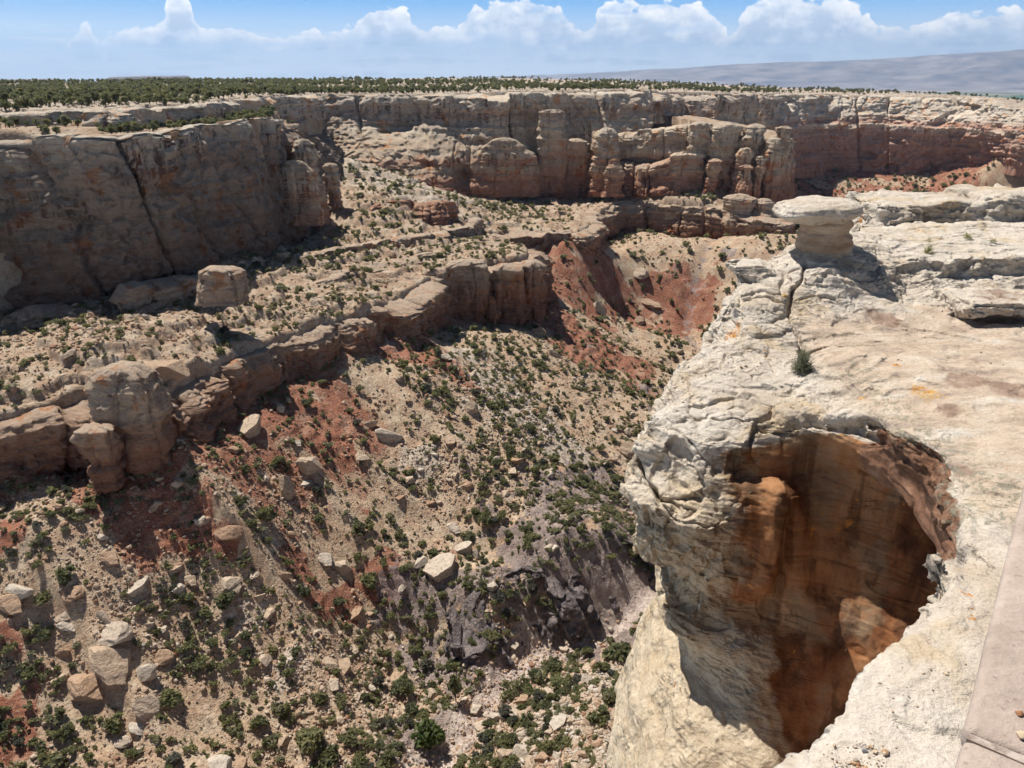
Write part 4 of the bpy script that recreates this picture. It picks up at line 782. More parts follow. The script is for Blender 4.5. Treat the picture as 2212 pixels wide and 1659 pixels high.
    nose = sst(12.6, 11.8, V[:, 0] * 0 + V[:, 0] * 1.9 + 0 * V[:, 1]) * sst(-9.6, -8.9, V[:, 2]) * sst(10.2, 10.9, V[:, 1]) * (1 - np.maximum(inal, 0)) * (1 - slab)
    ledge = sst(15.8, 16.3, V[:, 1]) * sst(24, 22, V[:, 1]); pm = np.maximum(nose, ledge * (1 - 0.6 * flat)); sel = pm > 0.02
    wq = V[sel] + 0.22 * np.stack([fbm(V[sel] / 0.7, 3, 51 + e) for e in range(3)], -1)
    for sx, sz_, A_, sd_ in ((1.15, 0.45, 0.08, 60), (0.42, 0.15, 0.04, 64)):
        f1, f2 = worley(np.stack([wq[:, 0] / sx, wq[:, 1] / sx, (wq[:, 2] + 0.1 * wq[:, 0]) / sz_], -1), sd_)
        gate = sst(-0.10, 0.16, fbm(V[sel] / (2.0 * sx), 2, sd_ + 5)); e_ = f2 - f1
        d[sel] -= A_ * pm[sel] * gate * (np.exp(-(e_ / 0.045) ** 2) + 0.22 * np.exp(-e_ / 0.14))
    d = d + 0.03 * (np.floor(5 * fbm(bx / 0.8, 3, 71)) * 0.5) * (1 - slab) * (1 - np.maximum(inal, 0)) * sst(-9.7, -9.0, V[:, 2])
    # open joints across the nose
    out_ = 1 - np.clip(inal * 1.5, 0, 1)
    for (nx, ny, nz, o, wd, dp) in ((0.80, 0.35, 0.5, 2.9, 0.03, 0.22), (-0.35, 0.75, 0.65, 4.95, 0.03, 0.18), (0.9, -0.35, 0.2, -0.9, 0.03, 0.2)):
        q = V[:, 0] * nx + V[:, 1] * ny + V[:, 2] * nz - o + 0.45 * fbm(V / 1.2, 3, 30 + int(o * 7))
        d = d - out_ * dp * np.exp(-(q / wd) ** 2) * sst(-0.1, 0.25, vn(V / 1.6, 33)) * sst(7.5, 6.5, V[:, 0])
    fade = sst(-2.0, -1.0, V[:, 0])
    V = V + N * (d * fade)[:, None]
    lich = sst(4.9, 5.3, V[:, 0]) * sst(6.9, 6.3, V[:, 0]) * sst(7.3, 7.8, V[:, 1]) * sst(13.5, 12.8, V[:, 1]) * sst(-5.4, -5.1, V[:, 2])
    spot = np.zeros(len(V)); brown = np.zeros(len(V)); nzs = 0.5 * fbm(V / 0.22, 3, 95)
    for u_, v_, r_, z_ in ((2010, 850, 0.30, -5.0), (1985, 835, 0.16, -5.0), (1935, 792, 0.09, -5.0), (1862, 857, 0.09, -5.2), (1898, 868, 0.07, -5.3), (1590, 722, 0.30, -5.1), (1690, 640, 0.13, -4.5), (1635, 905, 0.12, -5.9), (1800, 700, 0.12, -4.95)):
        spot = np.maximum(spot, 1.25 - np.linalg.norm(V - Pz(u_, v_, z_), axis=1) / r_ + nzs)
    for u_, v_, r_ in ((2095, 825, 0.45), (2180, 845, 0.5), (2050, 880, 0.28), (1900, 700, 0.5), (2150, 690, 0.8), (2010, 1010, 0.3), (2085, 1010, 0.22)):
        brown = np.maximum(brown, 1.1 - np.linalg.norm(V - Pz(u_, v_, -4.95), axis=1) / r_ + 1.3 * nzs)
    o = mk('rim_rock', V, Q, M_near, {'spot': np.clip(spot, 0, 1), 'brown': np.clip(brown, 0, 1), 'stain_shade': inal, 'slab': slab, 'fascia': np.maximum(fas, 0.5 * lich * sst(0.95, 0.8, up)), 'lichen': lich})
    tag(o, kind='structure')
    return V, Q
def terr_top(x, y, X, Y, T): return 0 * x
NV, NQ = near_rock()
def near_top(x, y, zmin=-5.8):
    """highest point of the near rock close to (x, y)"""
    m = ((NV[:, 0] - x) ** 2 + (NV[:, 1] - y) ** 2 < 0.06 ** 2) & (NV[:, 2] > zmin)
    return float(np.median(NV[m, 2])) if m.any() else -5.0

# the cliff that carries the near rim, down to the slope (hidden from the photograph's view)
kk = [(-30, -14), (-3, 0.2)] + CONT[-1][1][1:] + [(16, 40), (22, 60), (40, 95), (70, 140)]
kk = [(a + 3.5, b + 2.5) for a, b in kk[:-3]] + [(24, 44), (60, 46), (130, 20)]; kt = np.array([(a, b, -13.0) for a, b in kk]); kf = np.array([(a + 7, b - 2, -128.) for a, b in kk])
tag(cliff('rim_cliff_face', [kt[::-1] * 1.0, kf[::-1]][::1] if False else [np.array(kt), np.array(kf)], M_upper, 1.2, 1.5, 0.6, 20, 14, 0.8, 0.5, 0.3, 0.4, 91, 2, 4, 0, 0.4, 3, 0.2, 0.3), **S_)
# ------------------------------------------------------------------ single rocks
def ico(sub):
    t = (1 + 5 ** 0.5) / 2
    V = np.array([(-1,t,0),(1,t,0),(-1,-t,0),(1,-t,0),(0,-1,t),(0,1,t),(0,-1,-t),(0,1,-t),(t,0,-1),(t,0,1),(-t,0,-1),(-t,0,1)], float)
    Fc = np.array([(0,11,5),(0,5,1),(0,1,7),(0,7,10),(0,10,11),(1,5,9),(5,11,4),(11,10,2),(10,7,6),(7,1,8),(3,9,4),(3,4,2),(3,2,6),(3,6,8),(3,8,9),(4,9,5),(2,4,11),(6,2,10),(8,6,7),(9,8,1)])
    V /= np.linalg.norm(V, axis=1, keepdims=True)
    for _ in range(sub):
        n = len(V); e = np.sort(np.concatenate([Fc[:, [0, 1]], Fc[:, [1, 2]], Fc[:, [2, 0]]]), 1)
        u, inv = np.unique(e[:, 0] * n + e[:, 1], return_inverse=True); M = V[u // n] + V[u % n]; M /= np.linalg.norm(M, axis=1, keepdims=True)
        a, b, c = inv.reshape(3, -1) + n; V = np.concatenate([V, M])
        Fc = np.concatenate([np.stack(q, -1) for q in ((Fc[:, 0], a, c), (Fc[:, 1], b, a), (Fc[:, 2], c, b), (a, b, c))])
    return V, Fc
def rock_shape(sub, seed, planes=9, rnd=0.0, squash=(1, 1, 1), rough=0.06, layer=0.03):
    rg = np.random.default_rng(seed); V, Fc = ico(sub)
    r = np.full(len(V), 1.0)
    for _ in range(planes):
        n = rg.normal(size=3); n /= np.linalg.norm(n); d = rg.uniform(0.32, 0.72) + rnd
        dn = V @ n; r = np.minimum(r, np.where(dn > 1e-3, d / np.maximum(dn, 1e-3), 9))
    P = V * r[:, None] * np.array(squash)
    P = P + V * (rough * fbm(P * 2.1 + seed, 3, seed) + layer * np.tanh(3 * vn(np.stack([P[:, 0] * 0.4, P[:, 1] * 0.4, P[:, 2] * 5 + seed], -1), seed + 2)))[:, None]
    P /= np.abs(P).max()
    return P, Fc
rng = np.random.default_rng(7)
ROCKS = []
for i in range(9):
    sq = [(1, .8, .65), (1, .9, .8), (1, .7, .45), (1, .75, .9), (1, .85, .35), (1, .6, .7), (.9, 1, .6), (1, .95, .75), (1, .65, .5)][i]
    P, Fc = rock_shape(4, 40 + i, 9 + i % 4, 0.05 * (i % 3), sq, 0.045, 0.02)
    ob = mk('boulder', P, Fc, M_boulder, smooth=True, link=False); ROCKS.append(ob.data)
for me in ROCKS:
    me.set_sharp_from_angle(angle=R(24))

def hit(u, v):
    d = ray(u, v); ts = np.concatenate([np.linspace(0.1, 1.2, 900), np.linspace(1.2, 2.6, 500)])
    q = d[None] * ts[:, None]; g_ = terrain_at(q[:, 0], q[:, 1]); b = np.argmax(q[:, 2] < g_)
    return q[b]
def slope_n(x, y, e=2.0):
    gx = (terrain_at(np.array([x + e]), np.array([y])) - terrain_at(np.array([x - e]), np.array([y])))[0] / (2 * e)
    gy = (terrain_at(np.array([x]), np.array([y + e])) - terrain_at(np.array([x]), np.array([y - e])))[0] / (2 * e)
    return np.array([-gx, -gy, 1]) / math.sqrt(gx * gx + gy * gy + 1)
FG = [(1662,440),(1760,420),(1845,436),(1860,402),(2240,385),(2240,1700),(1320,1700),(1480,1440),(1430,1370),(1460,1290),(1385,1210),(1345,1060),(1400,850),(1480,720),(1570,615),(1720,525)]
def blocked(u, v): return inside(np.asarray(u, float), np.asarray(v, float), FG)

# boulders that the photograph shows large: (u, v of the middle, width px, height px, shape, tilt, label)
BIG_ROCKS = [
 (545,915,44,50,1,0,'pale upright boulder at the top of a debris rib below the lower cliff'),
 (672,995,46,46,7,0,'rounded tan boulder with a dark hollow on the slope below the cliff'),
 (616,1042,34,66,5,80,'tall narrow boulder standing on end beside the hollowed boulder'),
 (957,1218,66,52,1,0,'big pale boulder with curved cracks above the dark gorge'),
 (240,1435,100,66,0,15,'largest pale boulder of the block pile on the lower left slope'),
 (310,1446,52,46,2,-20,'tan leaning slab right of the largest boulder of the block pile'),
 (190,1478,76,44,6,0,'yellowish flat-topped boulder below the largest boulder of the block pile'),
 (236,1362,66,44,3,0,'layered block with a split base above the largest boulder'),
 (226,1328,38,34,8,20,'pale tilted block on top of the layered block'),
 (495,1144,58,40,2,10,'broad pale slab boulder below the red gully'),
 (238,1205,46,40,0,0,'smooth pale boulder on the left slope below the red gully'),
 (704,1207,42,36,0,0,'left one of the pair of tan boulders in the middle of the slope'),
 (742,1218,44,42,7,0,'right one of the pair of tan boulders in the middle of the slope'),
 (1013,876,32,42,3,0,'dark grey angular block on the red streak of the middle slope'),
 (835,932,62,34,8,10,'long tan boulder broken in layers under the promontory slope'),
 (792,912,44,24,8,-10,'flat tan slab just above the long layered boulder'),
 (1350,966,42,44,3,10,'angular grey boulder with a shaded side near the pale rock nose'),
 (300,1262,44,36,1,0,'small pale boulder in the middle of the lower left slope'),
 (413,1253,34,26,0,0,'flat-topped pale block right of the small pale boulder'),
 (500,1257,48,36,6,0,'rounded boulder with a shaded underside on the lower slope'),
 (606,1237,40,26,8,0,'low layered boulder with a dark hollow under it'),
 (40,1270,66,32,8,-12,'long flat boulder tilted up at the left edge of the picture'),
 (25,1305,60,44,0,0,'large pale boulder at the left edge under the tilted flat boulder'),
 (150,1278,42,28,3,0,'tan block with a shaded right side near the left edge'),
 (137,1327,40,24,2,0,'flat pale boulder above another flat boulder left of the layered block'),
 (152,1350,40,28,0,0,'rounded pale boulder left of the layered block'),
 (130,1410,36,30,8,-25,'pointed flat boulder casting a dark shadow left of the largest boulder'),
 (345,1420,40,30,3,0,'dark-sided block right of the block pile'),
 (305,1522,52,50,3,30,'broken angular block in the lower block heap'),
 (300,1568,44,24,2,10,'flat slab at the foot of the lower block heap'),
 (470,1690-30,56,32,0,0,'large pale boulder at the bottom edge of the picture'),
 (520,1652,30,30,1,0,'brown boulder at the bottom edge right of the large pale one'),
 (1003,1180,34,38,1,0,'tan rounded boulder next to the standing slab above the gorge'),
 (1028,1195,20,34,5,80,'narrow standing slab beside the tan rounded boulder above the gorge'),
 (1065,1262,26,18,7,0,'small pale rounded boulder on the edge of the dark gorge'),
 (980,1140,38,28,0,0,'pale boulder uphill of the big cracked boulder'),
 (770,1322,28,28,1,0,'white rounded boulder near the purple slope'),
 (745,1437,34,32,1,0,'white boulder right of the lower slope shrubs'),
 (862,1458,26,28,1,0,'grey white boulder under the purple slope'),
 (365,792,80,52,7,0,'big tan rounded boulder resting on the rim of the lower cliff'),
 (1378,588,34,30,3,0,'grey angular block on the far red slope'),
 (1293,660,36,30,8,35,'long pale slab lying across the upper talus'),
 (1408,655,54,26,0,0,'cluster-like pale boulder above the green wash shrubs'),
 (1378,690,22,24,3,0,'pale pointed boulder left of the green wash shrubs'),
 (1265,865,30,18,6,0,'small tan boulder on the white scree'),
 (1160,715,30,22,3,0,'wedge-shaped tan boulder under the promontory'),
 (1195,760,32,22,8,25,'tilted tan slab on the upper talus below the promontory'),
 (965,770,30,20,0,0,'white flat boulder at the head of the white scree'),
 (1388,1432,0,0,0,0,''),
 (1270,1440,20,16,1,0,'small tan boulder beside the wash below the gorge'),
 (1330,1590,34,26,3,0,'red brown block on the pale slope near the foot of the rim rock'),
 (1340,1540,40,32,2,0,'broad tan boulder on the pale slope at the foot of the rim rock'),
]
NB = 0
def put_rock(p, w, h, shape, tilt, yaw, name='boulder', sink=0.36):
    ob = bpy.data.objects.new(name, ROCKS[shape]); COL.objects.link(ob)
    me = ROCKS[shape]; zx = np.array([me.vertices[i].co[:] for i in range(0, len(me.vertices), 7)])
    ext = zx.max(0) - zx.min(0)
    s = w / ext[0]; sz = np.clip(h / (ext[2] * s), 0.6, 1.7) * s
    ob.scale = (s, s * rng.uniform(0.85, 1.15), sz)
    ob.rotation_euler = (R(rng.uniform(-8, 8)), R(tilt), yaw)
    hz = ext[2] * sz / 2 if abs(tilt) < 50 else ext[0] * s / 2
    ob.location = (p[0], p[1], p[2] + hz * (1 - 2 * sink))
    return ob
taken = []
for (u, v, w, h, sh, ti, lab) in BIG_ROCKS:
    if not lab: continue
    q = hit(u, v + h * 0.3); k = np.linalg.norm(q) * 0.4629 / FPX * 0.97
    tall = abs(ti) > 50
    ob = put_rock(q, (h if tall else w) * k, (w if tall else h * 0.85) * k, sh, ti, rng.uniform(-0.5, 0.5))
    tag(ob, lab, 'boulder'); taken.append((q[0], q[1], w * k * 0.6)); NB += 1

def zone_of(q):
    """where on the slopes a thing stands, in words one can find in the picture"""
    u, v = project(q); x, y = np.array([q[0]]), np.array([q[1]])
    if float(terrain_at(x, y, w3)[0]) > 0.4: return 'mesa'
    if float(terrain_at(x, y, bench)[0]) > 0.4:
        return 'bl' if u < 480 else 'bp' if u < 1060 else 'bc' if q[1] < 620 else 'mesa'
    if q[1] > 640: return 'far'
    if float(terrain_at(x, y, greyf)[0]) > 0.45: return 'gorge'
    if v < 830 and u > 1150: return 'red'
    if u > 1080 and v > 1330: return 'near'
    if float(terrain_at(x, y, palef)[0]) > 0.5: return 'scree'
    return 'll' if u < 430 and v > 1000 else 'lm' if v > 1000 and u < 830 else 'up'
ZN = {'mesa': 'on the mesa top beyond the canyon rim', 'bl': 'on the left part of the ledge above the lower cliff', 'bp': 'on the ledge behind the promontory of the lower cliff',
      'bc': 'on the ledges at the foot of the central cliff', 'far': 'on the far talus below the hazy wall', 'gorge': 'on the purple grey slope around the dark gorge', 'red': 'on the red and tan slope beyond the promontory',
      'near': 'on the pale slope between the wash and the rim rock', 'scree': 'on the white scree of the middle slope', 'll': 'on the boulder-strewn lower left slope', 'lm': 'on the slope left of the purple gorge', 'up': 'on the debris slope just below the lower cliff'}

def scatter(n, rlo, rhi, fn, tlo=-44, thi=40, seed=0):
    """n spots spread over the slopes, denser where fn says so"""
    rg = np.random.default_rng(seed); out = []
    while sum(map(len, out)) < n:
        r = rlo * (rhi / rlo) ** rg.random(n * 2) if rhi / rlo > 3 else np.sqrt(rlo ** 2 + (rhi ** 2 - rlo ** 2) * rg.random(n * 2))
        t = R(tlo) + R(thi - tlo) * rg.random(n * 2); x, y = r * np.sin(t), r * np.cos(t)
        keep = rg.random(n * 2) < fn(x, y); z = terrain_at(x, y)
        out.append(np.stack([x, y, z], -1)[keep])
        if len(out) > 60: break
    return np.concatenate(out)[:n]
def fld(A): return lambda x, y: terrain_at(x, y, A)
f5, f3, fg, fp, fr, fw = (fld(A) for A in (w5, w3, greyf, palef, redm, F['dw']))
f2 = fld(np.maximum(w2, w4))
def clump(x, y, sc, seed): return fbm(np.stack([x / sc, y / sc, 0 * x + 2], -1), 3, seed)
gsl = np.hypot(*np.gradient(GZ)) / np.maximum(np.gradient(RR, axis=0), 0.01)
gz_dr = np.abs(np.gradient(GZ, axis=0) / np.gradient(RR, axis=0)); gz_dt = np.abs(np.gradient(GZ, axis=1) / (RR * (th[1] - th[0])))
STEEP = np.hypot(gz_dr, gz_dt); fs = fld(STEEP)
def in_view(q, m=15):
    u, v = project(q); return (u > -m) & (u < 2212 + m) & (v > 0) & (v < 1659 + m) & ~blocked(u, v)

# boulders: all spots, the largest in view become things, the rest one object of loose stones
def rockdens(x, y):
    c = clump(x, y, 22, 71)
    a = np.where(f5(x, y) > 0.5, 0.45, 0.55 + 0.3 * fp(x, y) - 0.3 * fr(x, y) - 0.25 * fg(x, y)) * np.clip(0.55 + 1.6 * c, 0.05, 1.4)
    return a * (f3(x, y) < 0.3) * (f2(x, y) < 0.3) * (fs(x, y) < 1.3)
def sizes(n, lo, hi, a, rg): return lo * (1 - rg.random(n) * (1 - (lo / hi) ** a)) ** (-1 / a)
bp1 = np.concatenate([scatter(9500, 115, 1000, rockdens, seed=11), scatter(2600, 660, 1180, rockdens, 8, 40, seed=17)]); rg = np.random.default_rng(12); sz1 = sizes(len(bp1), 0.85, 4.0, 2.3, rg) * np.interp(np.linalg.norm(bp1, axis=1), [500, 900], [1, 1.7])
bp2 = scatter(62000, 110, 600, rockdens, seed=13); sz2 = sizes(len(bp2), 0.35, 1.5, 1.7, rg)
far_ = np.array([any((q[0] - a) ** 2 + (q[1] - b) ** 2 < c * c for a, b, c in taken) for q in bp1]); bp1, sz1 = bp1[~far_], sz1[~far_]
vis = in_view(bp1); app = sz1 / np.linalg.norm(bp1, axis=1) * vis; order = np.argsort(-app); NIND = 248
for i in order[:NIND]:
    w = sz1[i] * 1.1; sh = int(rg.integers(0, 9))
    ob = put_rock(bp1[i], w, w * rg.uniform(0.5, 0.8), sh, rg.uniform(-25, 25), rg.uniform(0, 6.28))
    z = zone_of(bp1[i]); tag(ob, 'loose sandstone boulder ' + ZN[z], 'boulder', 'boulders ' + ZN[z])
rest = order[NIND:]
LOWR = [rock_shape(1, 90 + i, 6, 0.1, [(1, .8, .6), (1, .9, .75), (1, .7, .4), (1, .6, .6), (1, .85, .5), (.9, 1, .65)][i], 0.05, 0) for i in range(6)]
TINYR = [rock_shape(0, 120 + i, 4, 0.1, [(1, .8, .6), (1, .9, .7), (1, .7, .45), (1, .6, .65)][i], 0.0, 0) for i in range(4)]
def rotm(rg, n, flat=0.5):
    a = rg.uniform(0, 6.283, n); b = rg.normal(0, flat, n); c = rg.normal(0, flat, n)
    ca, sa, cb, sb, cc, sc = np.cos(a), np.sin(a), np.cos(b), np.sin(b), np.cos(c), np.sin(c); o, z = np.ones(n), np.zeros(n)
    A = np.stack([ca, -sa, z, sa, ca, z, z, z, o], -1).reshape(-1, 3, 3); B = np.stack([cb, z, sb, z, o, z, -sb, z, cb], -1).reshape(-1, 3, 3); C = np.stack([o, z, z, z, cc, -sc, z, sc, cc], -1).reshape(-1, 3, 3)
    return A @ B @ C
def merge(shapes, pos, size, rg, tint=None, flat=0.4, lift=0.15):
    Vs, Fs, Ts = [], [], []; base = 0; pick = rg.integers(0, len(shapes), len(pos)); M = rotm(rg, len(pos), flat)
    for k, sh in enumerate(shapes):
        P, Fc = sh[0], sh[1]; m = pick == k; n = m.sum()
        if not n: continue
        W = np.einsum('nij,vj->nvi', M[m], P) * (size[m] / 2)[:, None, None] + pos[m][:, None]; W[..., 2] += (size[m] * lift)[:, None]
        Vs.append(W.reshape(-1, 3)); Fs.append((Fc[None] + (np.arange(n) * len(P))[:, None, None] + base).reshape(-1, Fc.shape[1])); base += n * len(P)
        tv = (tint[m] if tint is not None else rg.random(n))[:, None]
        Ts.append((tv * 0.7 + 0.3 * sh[2][None] if len(sh) > 2 else np.repeat(tv, len(P), 1)).ravel())
    return np.concatenate(Vs), np.concatenate(Fs), np.concatenate(Ts)
def stone_tint(q, rg): return np.clip(0.5 + 0.20 * rg.normal(size=len(q)) + 0.3 * fp(q[:, 0], q[:, 1]) - 0.35 * fr(q[:, 0], q[:, 1]), 0, 1)
v1, F1, t1 = merge(LOWR, bp1[rest], sz1[rest], rg, stone_tint(bp1[rest], rg), 0.3)
v2_, F2, t2 = merge(TINYR, bp2, sz2, rg, stone_tint(bp2, rg), 0.5)
tag(mk('loose_stones', np.concatenate([v1, v2_]), np.concatenate([F1, F2 + len(v1)]), M_scree, {'tint': np.concatenate([t1, t2])}, smooth=False), 'loose broken sandstone scattered over the canyon slopes', 'loose stones', None, 'stuff')

# ------------------------------------------------------------------ shrubs and trees
def leaf_cloud(rg, n, lobes, sz, flat=0.8):
    """leaf sprays spread through several lobes: positions, random facing, light and dark tint"""
    P = []; T = []
    w = np.array([l[3] for l in lobes]) ** 2; w /= w.sum()
    for (cx, cy, cz, r), k in zip(lobes, rg.multinomial(n, w)):
        d = rg.normal(size=(k, 3)); d /= np.linalg.norm(d, axis=1, keepdims=True)
        rad = r * rg.random(k) ** 0.38 * (1 + 0.35 * vn(d * 2.3 + cx * 7, 3))
        P.append(np.array([cx, cy, cz]) + d * rad[:, None] * np.array([1, 1, flat])); T.append(np.full(k, rg.uniform(0.25, 0.75)))
    P = np.concatenate(P); T = np.clip(np.concatenate(T) + rg.normal(0, 0.16, len(P)), 0, 1)
    m = P[:, 2] > 0.02; P, T = P[m], T[m]; n = len(P)
    a = rg.normal(size=(n, 3)); a[:, 2] += 0.3; a /= np.linalg.norm(a, axis=1, keepdims=True); b = np.cross(a, rg.normal(size=(n, 3))); b /= np.linalg.norm(b, axis=1, keepdims=True); c = np.cross(a, b)
    s = (sz * rg.uniform(0.6, 1.4, n))[:, None]
    Q = np.stack([P - b * s * 0.5 - c * s * 0.35, P + b * s * 0.55, P + c * s * 0.75 + a * s * 0.15, P - b * s * 0.35 + c * s * 0.3], 1)
    return Q.reshape(-1, 3), np.arange(n * 4).reshape(n, 4), np.repeat(T, 4)
def limb(pts, rad, k=6):
    pts = np.array(pts, float); n = len(pts); ph = np.linspace(0, 2 * math.pi, k, endpoint=False); V = []
    for i, p in enumerate(pts):
        t = pts[min(i + 1, n - 1)] - pts[max(i - 1, 0)]; t /= np.linalg.norm(t); a = np.cross(t, (0.3, 0.9, 0.1)); a /= np.linalg.norm(a); b = np.cross(t, a)
        V.append(p + rad[i] * (np.cos(ph)[:, None] * a + np.sin(ph)[:, None] * b))
    i = np.arange(n * k).reshape(n, k); j = np.roll(i, -1, 1)
    return np.concatenate(V), np.stack([i[:-1], j[:-1], j[1:], i[1:]], -1).reshape(-1, 4)
def plant_proto(seed, n, kind, sz):
    """unit plant (about 1 wide): crown and stem meshes"""
    rg = np.random.default_rng(seed); lob = []
    if kind == 'tree':
        for _ in range(rg.integers(6, 9)):
            a = rg.uniform(0, 6.28); r = rg.uniform(0.05, 0.33); lob.append((r * math.cos(a), r * math.sin(a), rg.uniform(0.32, 0.85), rg.uniform(0.13, 0.25)))
        lob.append((0, 0, 0.62, 0.26)); base = 0.12
    else:
        for _ in range(rg.integers(5, 9)):
            a = rg.uniform(0, 6.28); r = rg.uniform(0.08, 0.36); lob.append((r * math.cos(a), r * math.sin(a), rg.uniform(0.15, 0.55), rg.uniform(0.12, 0.24)))
        lob.append((rg.uniform(-.1, .1), rg.uniform(-.1, .1), 0.33, 0.27)); base = 0.06
    C = leaf_cloud(rg, n, lob, sz)
    SV, SF = [], []; o = 0
    for l in [None] + lob[:4]:
        if l is None: pts, rad = [(0, 0, -0.15), (rg.uniform(-.04, .04), rg.uniform(-.04, .04), base + 0.12), (rg.uniform(-.06, .06), rg.uniform(-.06, .06), 0.45)], [0.045, 0.036, 0.02]
        else: pts, rad = [(0, 0, base), (l[0] * 0.5, l[1] * 0.5, l[2] * 0.6 + 0.02), (l[0], l[1], l[2] + 0.05)], [0.028, 0.02, 0.008]
        v, f = limb(pts, rad, 5); SV.append(v); SF.append(f + o); o += len(v)
    return C, (np.concatenate(SV), np.concatenate(SF))
SHRUB, TREE = [], []
for i in range(7): SHRUB.append(plant_proto(200 + i, 420, 'shrub', 0.115))
for i in range(6): TREE.append(plant_proto(300 + i, 480, 'tree', 0.11))
def proto_meshes(P, name, mats):
    out = []
    for C, S in P:
        c = mk('crown', C[0], C[1], M_leaf, {'tint': C[2]}, smooth=False, link=False).data
        st = mk('trunk', S[0], S[1], M_bark, link=False).data
        one = mk(name, np.concatenate([C[0], S[0]]), np.concatenate([C[1], S[1] + len(C[0])]), [M_leaf, M_bark], {'tint': np.concatenate([C[2], np.zeros(len(S[0]))])}, smooth=False, link=False).data
        mi = np.zeros(len(C[1]) + len(S[1]), np.int32); mi[len(C[1]):] = 1; one.polygons.foreach_set('material_index', mi)
        out.append((c, st, one))
    return out
SHM, TRM = proto_meshes(SHRUB, 'shrub', 0), proto_meshes(TREE, 'juniper_tree', 0)
SAGE = []
for c, st, one in SHM[:3]:
    q = one.copy(); q.materials[0] = M_leaf_grey; SAGE.append(q)
BRI = []
for c, st, one in SHM[3:6]:
    q = c.copy(); q.materials[0] = M_leaf_bright; BRI.append((q, st))
def put_plant(kinds, name, q, w, hgt, label, cat, group, parts, rg, bright=False):
    k = int(rg.integers(0, len(kinds))); sc = (w * 1.12, w * 1.12 * rg.uniform(0.85, 1.1), hgt * 1.15); rot = (R(rg.uniform(-6, 6)), R(rg.uniform(-6, 6)), rg.uniform(0, 6.28))
    if parts:
        e = empty(name, q); e.scale = sc; e.rotation_euler = rot
        m = BRI[k % 3] if bright else kinds[k]
        for nm, me in (('crown', m[0]), ('trunk', m[1])):
            o = bpy.data.objects.new(nm, me); COL.objects.link(o); o.parent = e
    else:
        e = bpy.data.objects.new(name, kinds[k][2] if isinstance(kinds[k], tuple) else kinds[k]); COL.objects.link(e); e.location = q; e.scale = sc; e.rotation_euler = rot
    tag(e, label, cat, group); return e

# plants that stand out in the photograph
BIG_PLANTS = [
 (935,1575,84,86,1,'bright green leafy bush beside the wash at the bottom'), (985,1490,30,66,0,'slender green tree leaning over the bend of the wash'),
 (665,1590,72,66,0,'dark green round juniper near the bottom left of the wash'), (718,1630,62,58,0,'grey green juniper below the dark round one'),
 (380,1505,54,46,0,'dark green juniper right of the lower block heap'), (1335,1400,74,52,0,'wide green thicket shrub beside the wash under the gorge'),
 (1290,1545,56,44,0,'green juniper in the middle of the pale slope by the rim rock'), (1230,1655,52,44,0,'green juniper at the bottom edge right of the wash'),
 (1100,1490,40,40,0,'dark juniper above the wash boulder'), (870,1480,56,46,0,'broad dark juniper on the purple slope below the gorge'),
 (460,1385,30,26,0,'single round shrub above the pale open slope'), (528,1368,34,30,0,'dark conical shrub right of the single round shrub'),
 (145,1240,40,46,0,'green bush with bright top on the left slope'), (575,1105,44,50,0,'dark leaning juniper below the white blocks'),
 (100,1290,44,36,0,'dark bush between the big left boulders'), (690,1510,36,34,0,'green bush alone on the bare slope'),
 (1205,1310,44,40,0,'green bush growing inside the dark gorge'), (1085,1110,30,34,0,'green upright shrub on the middle slope'),
 (800,1250,46,44,0,'large dark juniper in front of the gorge'), (485,1290,44,46,0,'tall green bush below the rounded boulder'),
 (250,1560,44,40,0,'dark shrub at the lower left under the heap'), (560,1560,40,38,0,'round shrub on the lower slope'),
]
rg = np.random.default_rng(31); ptaken = []
for (u, v, w, h, br, lab) in BIG_PLANTS:
    q = hit(u, v + h * 0.42); k = np.linalg.norm(q) * 0.4629 / FPX
    put_plant(SHM if h < 1.4 * w else TRM, 'juniper_shrub' if not br else 'leafy_bush', q, w * k, h * k, lab, 'bush', None, True, rg, bool(br)); ptaken.append((q[0], q[1], w * k * 0.7))

def shrubdens(x, y):
    c = clump(x, y, 26, 81) + 0.6 * clump(x, y, 9, 82); b = f5(x, y)
    a = np.where(b > 0.5, 0.75, 0.85 - 0.25 * fr(x, y) - 0.22 * fp(x, y)) * np.clip(0.7 + 1.0 * c, 0.06, 1.5)
    a = (a + 0.15 * np.exp(-(fw(x, y) / 12) ** 2)) * (fw(x, y) > 5.5)
    rr_ = np.hypot(x, y); dens = np.interp(rr_, [110, 200, 330, 600], [0.42, 0.72, 1.0, 0.8])
    return a * dens * (f3(x, y) < 0.3) * (f2(x, y) < 0.6) * (fs(x, y) < 1.5)
shp = scatter(16500, 112, 1000, shrubdens, seed=21)
shp = np.concatenate([shp, scatter(2200, 660, 1180, shrubdens, 8, 40, seed=24)])
rg = np.random.default_rng(22); sz = np.clip(np.exp(rg.normal(0.45, 0.48, len(shp))), 0.6, 4.8) * np.interp(np.linalg.norm(shp, axis=1), [150, 230, 600, 900], [1.12, 0.92, 1.2, 1.7])
wd = fw(shp[:, 0], shp[:, 1]); sz = sz * (1 + 0.35 * np.exp(-(wd / 15) ** 2))
bad = np.array([any((q[0] - a) ** 2 + (q[1] - b) ** 2 < c * c for a, b, c in ptaken + taken) for q in shp]); shp, sz = shp[~bad], sz[~bad]
shp[:, 2] -= 0.05; hh = sz * rg.uniform(0.62, 0.95, len(shp)); sage = rg.random(len(shp)) < 0.27
app = sz / np.linalg.norm(shp, axis=1) * in_view(shp); order = np.argsort(-app); NS = 276
